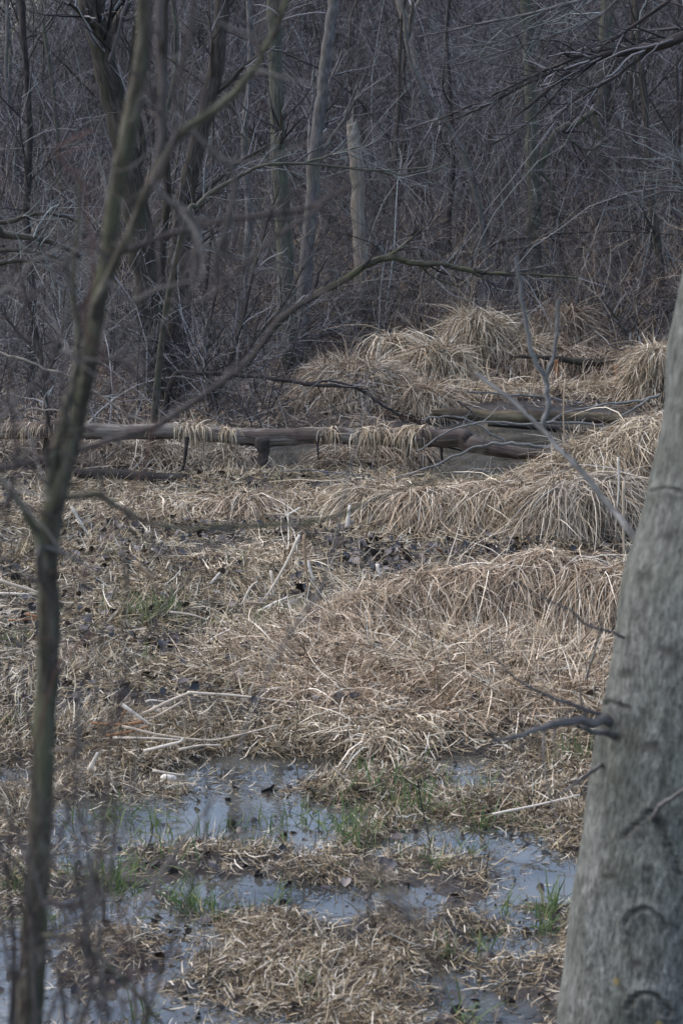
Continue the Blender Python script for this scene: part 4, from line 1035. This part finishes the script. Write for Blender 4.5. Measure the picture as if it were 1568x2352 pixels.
# ------------------------------------------------------------------ big grey trunk, right foreground
def big_trunk():
    D0 = 5.6
    pts = [(1470, 2900, 262), (1495, 2600, 260), (1516, 2352, 258), (1537, 2150, 250), (1571, 1900, 242), (1597, 1700, 235), (1653, 1400, 229), (1702, 1150, 223), (1745, 900, 217), (1800, 600, 212), (1860, 250, 205), (1920, -150, 196), (1990, -700, 180), (2060, -1400, 150), (2130, -2300, 100)]
    P, Rd = path(pts, D0, per=90, wob=0)
    g = float(H(P[0, 0, 0], D0))
    first = np.array([[P[0, 0, 0] - .12, D0, g - .15]]); mid = np.array([[P[0, 0, 0] - .05, D0, (g + P[0, 0, 2]) / 2]])
    if P[0, 0, 2] > g:
        P = np.concatenate([first[None], mid[None], P], 1); Rd = np.concatenate([Rd[:, :1] * 1.45, Rd[:, :1] * 1.15, Rd], 1)
    e = empty('bare_tree', (P[0, 0, 0], D0, g), 'large smooth grey trunk leaning along the right edge', 'tree', 'foreground trees')
    NS = 192
    V, F_, q, c = tubes(P, Rd, NS, np.array([0.0]))
    k = P.shape[1]
    W = V.reshape(k, NS, 3)
    ctr = P[0][:, None, :]
    # gentle swellings and branch collars as real relief
    th = np.arange(NS) / NS * 2 * np.pi
    sw = .018 * vnoise(np.cos(th)[None] * 1.3 + 0 * W[..., 0], W[..., 2] * 2.2, 5) + .013 * vnoise(np.sin(th)[None] * 3 + 7 + 0 * W[..., 0], W[..., 2] * 6, 6)
    nrm = norm(W - ctr)
    W = W + nrm * sw[..., None]
    tex = np.clip(.55 + .45 * sstep(2.6, 2.15, W[..., 2]) + .1 * vnoise(W[..., 2] * 5, th[None] * 2, 8), 0, 1)
    # surface point facing the camera at a picture point
    def surf(x, y):
        a = at(x, y, D0); j = np.argmin(np.abs(P[0, :, 2] - a[2])); cx, r = P[0, j, 0], Rd[0, j]
        dx = np.clip((a[0] - cx) / r, -.98, .98)
        return at(x, y, D0 - r * math.sqrt(1 - dx * dx))
    scar = np.zeros(W.shape[:2])
    def crease(pts, wd, amp, hgt):
        """branch-bark ridge: a raised welt with a dark crease along it"""
        nonlocal W
        q, _ = spline([(*surf(x, y), 1.0) for (x, y) in pts], 8)
        m = (W[..., 2] > q[0, :, 2].min() - .1) & (W[..., 2] < q[0, :, 2].max() + .1) & (W[..., 1] < ctr[..., 1])
        pt = W[m]
        qs = np.array([pt[np.argmin((pt[:, 0] - v[0]) ** 2 + (pt[:, 2] - v[2]) ** 2)] for v in q[0]])
        d = np.min(np.linalg.norm(pt[:, None, :] - qs[None], axis=2), axis=1)
        d = np.abs(d + .004 * vnoise(pt[:, 0] * 60, pt[:, 2] * 60, 3))
        W[m] = pt + nrm[m] * (hgt * np.exp(-(d / (wd * 2.6)) ** 2) - 1.2 * hgt * np.exp(-(d / (wd * .7)) ** 2))[:, None]
        scar[m] = np.maximum(scar[m], amp * np.exp(-(d / wd) ** 2))
    crease([(1440, 1945), (1468, 1912), (1500, 1878), (1520, 1900), (1545, 1960), (1562, 2010)], .011, .62, .010)
    crease([(1440, 2140), (1462, 2110), (1490, 2098), (1518, 2112), (1534, 2140)], .009, .6, .010)
    crease([(1445, 2335), (1465, 2305), (1492, 2293), (1520, 2305), (1540, 2335)], .010, .65, .011)
    crease([(1490, 1140), (1530, 1130), (1568, 1135)], .008, .5, .007)
    crease([(1450, 1640), (1410, 1632), (1392, 1655), (1410, 1684)], .012, .6, .012)
    for (x, y, w_) in [(1480, 1330, .02), (1440, 1560, .014), (1530, 1500, .016), (1500, 1720, .013), (1490, 2010, .013), (1400, 2030, .011), (1470, 2230, .012), (1540, 1240, .018)]:
        crease([(x - 9, y), (x, y + 2), (x + 9, y - 1)], w_, .75, .003)
    o = build('trunk', W.reshape(-1, 3), F_, MAT['big_trunk'], e, tex.ravel(), c)
    sa = o.data.attributes.new('scar', 'FLOAT', 'POINT'); sa.data.foreach_set('value', scar.astype(np.float32).ravel())
    def br(pts, r0, r1, n, d=None, L=(.06, .25)):
        P1, R1 = path(pts, d or [5.55, 5.22], r0 * .85, r1 * .7, wob=.35)
        lb = tube_obj('branch', P1, R1, 8, MAT['bark_grey'], e, rough=.06)
        if n:
            P2, R2 = grow(P1, R1, n, (.25, 1), L, (25, 65), .5, 5, .16, 0, .0012)
            tube_obj('twig', P2, R2, 4, MAT['twig_near'], lb)
    br([(1420, 1652, 17), (1373, 1656, 12), (1308, 1657, 11), (1248, 1668, 8), (1193, 1688, 6), (1128, 1703, 3)], 12, 3, 9)
    br([(1400, 1645), (1368, 1638), (1288, 1611), (1243, 1591), (1183, 1558), (1133, 1508)], 7, 3, 7)
    br([(1420, 1690), (1365, 1680), (1325, 1668)], 11, 6, 0)
    br([(1440, 1470), (1408, 1453), (1348, 1436), (1308, 1401), (1223, 1361), (1173, 1321)], 5, 2, 7)
    br([(1300, 1660), (1253, 1672), (1249, 1760), (1268, 1850), (1302, 1932)], 4, 2, 3)
    br([(1380, 1755), (1345, 1782), (1283, 1826)], 7, 3, 0)
    br([(1498, 1886), (1506, 1862), (1525, 1843), (1568, 1815), (1640, 1770)], 8, 6, 0, [5.35, 5.2])
    br([(1345, 1560), (1362, 1500), (1380, 1430), (1350, 1440)], 4, 2, 5)
    # thin upright shoot in front of the pond
    P1, R1 = path([(1500, 1300), (1440, 1215), (1408, 1175), (1323, 1073), (1258, 1003), (1183, 928), (1091, 858)], [5.75, 6.3], 10, 4, wob=.4)
    lb = tube_obj('branch', P1, R1, 8, MAT['branch_pale'], e)
    for pts, r0, r1 in [([(1244, 990), (1258, 928), (1251, 868), (1218, 803), (1203, 713), (1193, 643), (1181, 588)], 7, 3.5), ([(1252, 872), (1271, 813), (1278, 753), (1281, 688)], 5, 4)]:
        P2, R2 = path(pts, 6.2, r0, r1, wob=.5)
        tube_obj('twig', P2, R2, 6, MAT['branch_pale'], lb)
    P3, R3 = grow(P1, R1, 8, (.2, 1), (.1, .3), (25, 65), .4, 5, .15, 0, .0013)
    tube_obj('twig', P3, R3, 4, MAT['twig_near'], lb)
big_trunk()

# ------------------------------------------------------------------ sapling, left foreground
def sapling():
    D0 = 3.5
    main = [(30, 2900, 44), (45, 2600, 41), (66, 2352, 36), (78, 2150, 31), (92, 1900, 28), (106, 1600, 27), (113, 1400, 26), (108, 1290, 27), (118, 1190, 28), (148, 1085, 19), (170, 1010, 18), (192, 900, 18), (205, 830, 20), (225, 705, 19), (250, 570, 18), (268, 430, 18), (300, 280, 19), (325, 130, 17), (332, 0, 17), (330, -120, 15), (350, -500, 11), (330, -1000, 6)]
    P, Rd = path(main, D0, per=8, wob=.06)
    g = float(H(P[0, 0, 0], D0))
    P = np.concatenate([np.array([[[P[0, 0, 0] - .03, D0, g - .1]]]), P], 1); Rd = np.concatenate([Rd[:, :1] * 1.3, Rd], 1)
    e = empty('sapling', (P[0, 0, 0], D0, g), 'slim forked sapling standing close in front of the left side', 'tree', 'foreground trees')
    tube_obj('trunk', P, Rd, 20, MAT['bark_sapling'], e, rough=.055)
    limbs = [
        ([(112, 1230, 20), (116, 1170, 19), (122, 1070, 17), (146, 965, 16), (170, 870, 14), (180, 780, 9), (170, 690, 7), (172, 590, 6), (182, 500, 5), (186, 400, 4)], D0),
        ([(-60, 1060, 10), (0, 1098, 11), (40, 1140, 12), (72, 1200, 13), (100, 1270, 16)], 3.45),
        ([(212, 735, 14), (250, 630, 13), (290, 555, 12), (340, 430, 12), (385, 345, 12), (440, 285, 12), (520, 232, 11), (595, 135, 10), (645, 40, 9), (668, -60, 8)], 3.4),
        ([(355, 410, 9), (372, 300, 11), (372, 200, 12), (365, 80, 11), (368, -60, 10)], 3.4),
        ([(255, 590, 8), (320, 565, 8), (400, 535, 8), (500, 510, 7), (600, 495, 7), (700, 478, 7), (830, 420, 5)], 3.5),
        ([(120, 1140, 11), (180, 1140, 12), (225, 1136, 11), (270, 1163, 9), (300, 1180, 8), (350, 1203, 7), (425, 1212, 6), (525, 1209, 6), (650, 1206, 6), (725, 1196, 5.5), (784, 1181, 5), (900, 1130, 4.5), (1010, 1095, 4), (1110, 1035, 3)], 3.7),
        ([(130, 1050, 9), (185, 1033, 9), (275, 1003, 10), (350, 982, 10), (400, 953, 10), (500, 883, 7), (575, 823, 7), (640, 735, 6), (720, 680, 5), (800, 640, 3)], 3.6),
        ([(-40, 1078, 8), (20, 1070, 8), (110, 1053, 8)], 3.5),
        ([(355, 420, 9), (368, 445, 9), (400, 470, 9), (440, 495, 9), (452, 560, 8), (445, 640, 6), (425, 700, 4)], 3.3),
        ([(440, 300, 6), (500, 360, 8), (532, 385, 8), (540, 430, 8), (522, 510, 8), (500, 580, 6), (490, 640, 4)], 3.35),
        ([(380, 690, 5), (470, 690, 6), (560, 610, 6), (640, 540, 6), (740, 470, 5), (780, 400, 4)], 3.4),
        ([(90, 2075, 9), (130, 2074, 9), (175, 2081, 8), (220, 2058, 5)], 3.45),
        ([(95, 2150, 10), (130, 2148, 10), (170, 2158, 10), (220, 2193, 9), (270, 2238, 8), (320, 2290, 7), (380, 2365, 6)], 3.4),
        ([(0, 745, 5), (110, 800, 5), (200, 830, 6), (270, 826, 7), (300, 850, 6), (370, 915, 5)], 3.3),
        ([(250, 600, 6), (200, 560, 5), (120, 640, 4), (40, 720, 3)], 3.3),
        ([(240, 640, 6), (300, 690, 5), (360, 665, 5), (460, 640, 4)], 3.3),
        ([(450, 280, 5), (400, 220, 5), (440, 60, 6), (445, -60, 6)], 3.45),
        ([(500, 50, 5), (560, 80, 5), (600, 95, 4), (600, 75, 3)], 3.2),
    ]
    for pts, d in limbs:
        P1, R1 = path(pts, d, per=6, wob=.2)
        lb = tube_obj('limb', P1, R1 * .78, 10, MAT['bark_sapling'] if (pts[0][2] > 9.5) else MAT['twig_near'], e, np.array([rng.uniform(.35, .85)]), rough=.04)
        P2, R2 = grow(P1, R1, 9, (.15, 1), (.06, .28), (25, 70), .5, 6, .2, .02, .0013)
        tube_obj('twigs', P2, R2, 4, MAT['twig_near'], lb)
    P2, R2 = grow(P, Rd, 60, (.12, .8), (.1, .4), (30, 75), .18, 6, .16, .05, .0014)
    P3, R3 = grow(P2, R2, 130, (.2, 1), (.06, .2), (30, 70), .7, 5, .18, .02, .0011)
    V, F_, q, c = join([tubes(P2, R2, 5), tubes(P3, R3, 4)])
    build('twigs', V, F_, MAT['twig_near'], e, q, c)
sapling()

# ------------------------------------------------------------------ brambles and vines close to the camera, lower left
def stems_thing(name, label, cat, paths, d, r0, r1, mat, nt=10, L=(.05, .2), group='tangled stems in the near left corner', rmin=.0009):
    Ps = [path(p, d, r0, r1, wob=.5) for p in paths]
    e0 = Ps[0][0][0, 0]
    e = empty(name, e0, label, cat, group)
    for P1, R1 in Ps:
        st = tube_obj('stem', P1, R1, 6, MAT[mat], e)
        if nt:
            P2, R2 = grow(P1, R1, nt, (.1, 1), L, (25, 70), .6, 5, .2, .0, rmin)
            P3, R3 = grow(P2, R2, nt, (.2, 1), (L[0] * .6, L[1] * .6), (25, 70), .7, 4, .2, .0, rmin * .8)
            V, F_, q, c = join([tubes(P2, R2, 4), tubes(P3, R3, 3)])
            build('twigs', V, F_, MAT[mat], st, q, c)
    return e
stems_thing('vine', 'rusty red vine twisting down past the sapling', 'vine',
            [[(215, 300), (160, 325), (130, 345), (160, 390), (192, 430), (200, 500), (215, 565), (212, 660), (190, 753), (240, 830), (268, 890), (290, 960)],
             [(360, 960), (345, 1010), (330, 1063), (300, 1138), (270, 1190), (225, 1266), (190, 1326), (145, 1385)],
             [(215, 1455), (160, 1501), (130, 1536), (112, 1600), (95, 1650), (75, 1760), (70, 1900)]], 3.15, 3.2, 1.6, 'vine', 8, (.03, .12))
stems_thing('bramble', 'purplish bramble canes filling the lower left corner', 'bramble',
            [[(140, 2500), (200, 2300), (240, 2103), (230, 2048), (210, 1998), (190, 1903), (170, 1790), (190, 1680)],
             [(330, 2500), (330, 2200), (280, 2163), (240, 2103), (260, 1963), (265, 1813), (280, 1640), (270, 1500)],
             [(60, 2500), (65, 2200), (40, 2043), (0, 1953), (-20, 1800)],
             [(90, 2500), (70, 2088), (55, 1953), (30, 1893), (0, 1828), (-30, 1700)],
             [(160, 2500), (140, 2200), (180, 2000), (150, 1800), (215, 1600), (240, 1420)],
             [(10, 2500), (30, 2200), (20, 1980), (45, 1720), (20, 1560), (50, 1480), (140, 1540)]], 3.1, 4, 2.2, 'twig_near', 9, (.04, .16))
stems_thing('bramble', 'reddish cane leaning right of the sapling base', 'bramble',
            [[(330, 2500), (310, 2300), (325, 2205), (280, 2160), (242, 2105), (215, 2010), (195, 1905)], [(260, 2500), (290, 2250), (270, 2090), (200, 1980)]], 3.0, 2.6, 1.6, 'vine', 10, (.04, .14))
stems_thing('bramble', 'thin bare canes at the left edge beside the log end', 'bramble',
            [[(-40, 1400), (0, 1260), (40, 1040), (20, 880), (60, 720), (40, 600)], [(-30, 1000), (60, 900), (130, 800), (160, 650), (130, 500)], [(-40, 700), (20, 660), (80, 600), (150, 560)]], 3.3, 4, 2, 'twig_near', 9, (.05, .2))
stems_thing('weed', 'dry weed with soft brown seed heads close to the camera', 'weed',
            [[(740, 2400), (790, 2290), (850, 2180), (848, 2050), (838, 1960), (845, 1850)], [(1060, 2500), (1030, 2300), (960, 2150), (900, 2060), (865, 2020)], [(1060, 2500), (1000, 2290), (960, 2170), (935, 2080)]], 3.0, 3, 2, 'twig_near', 6, (.02, .07), 'dry weeds close to the camera')
def random_canes(n, x0, x1, y0, y1, seed):
    g = np.random.default_rng(seed); out = []
    for i in range(n):
        x = g.uniform(x0, x1); y = 2500; p = [(x, y)]; dx = g.normal(0, 25); top = g.uniform(y0, y1)
        while y > top:
            y -= g.uniform(90, 160); dx += g.normal(0, 28); dx *= .8; x += dx; p.append((x, y))
        out.append(p)
    return out
stems_thing('bramble', 'dense purple grey canes rising around the sapling base', 'bramble', random_canes(10, -30, 330, 1350, 2050, 4), 2.95, 4.2, 2.2, 'twig_near', 10, (.04, .16))
stems_thing('bramble', 'slender dark canes reaching up the left edge of the picture', 'bramble', random_canes(6, -60, 160, 650, 1400, 8), 3.2, 4.5, 2.2, 'twig_near', 12, (.05, .2))
def seed_heads():
    parts = []
    w = [o for o in bpy.data.objects if o.name == 'weed'][0]
    for (x, y, s, n) in [(868, 2015, 28, 130), (920, 2060, 30, 140), (900, 2095, 22, 90), (950, 2110, 22, 90), (970, 2170, 24, 60), (1005, 2260, 20, 50)]:
        c = at(x, y, 3.0)
        p = c + rng.normal(0, 1, (n, 3)) * np.array([s, s, s]) * 3.0 / FPX
        h = U(0, 6.28, n)
        V, F_ = blades(p, h, U(.006, .016, n), np.radians(rng.normal(20, 50, n)), np.radians(rng.normal(20, 40, n)), U(.0012, .003, n), 5, .8, clamp=False)
        build('seed_head', V, F_, MAT['greyed'], w, np.repeat(rng.random(n), 10) * .6)
seed_heads()
branch_thing([(960, 1795), (972, 1870), (986, 1935), (988, 1962)], 9.0, 2, 2, MAT['bark_dark'], 'thin dark drooping stem over the puddle grass', 'weed', 2, (.05, .15), 'dry weeds close to the camera', 'weed', tm='twig')
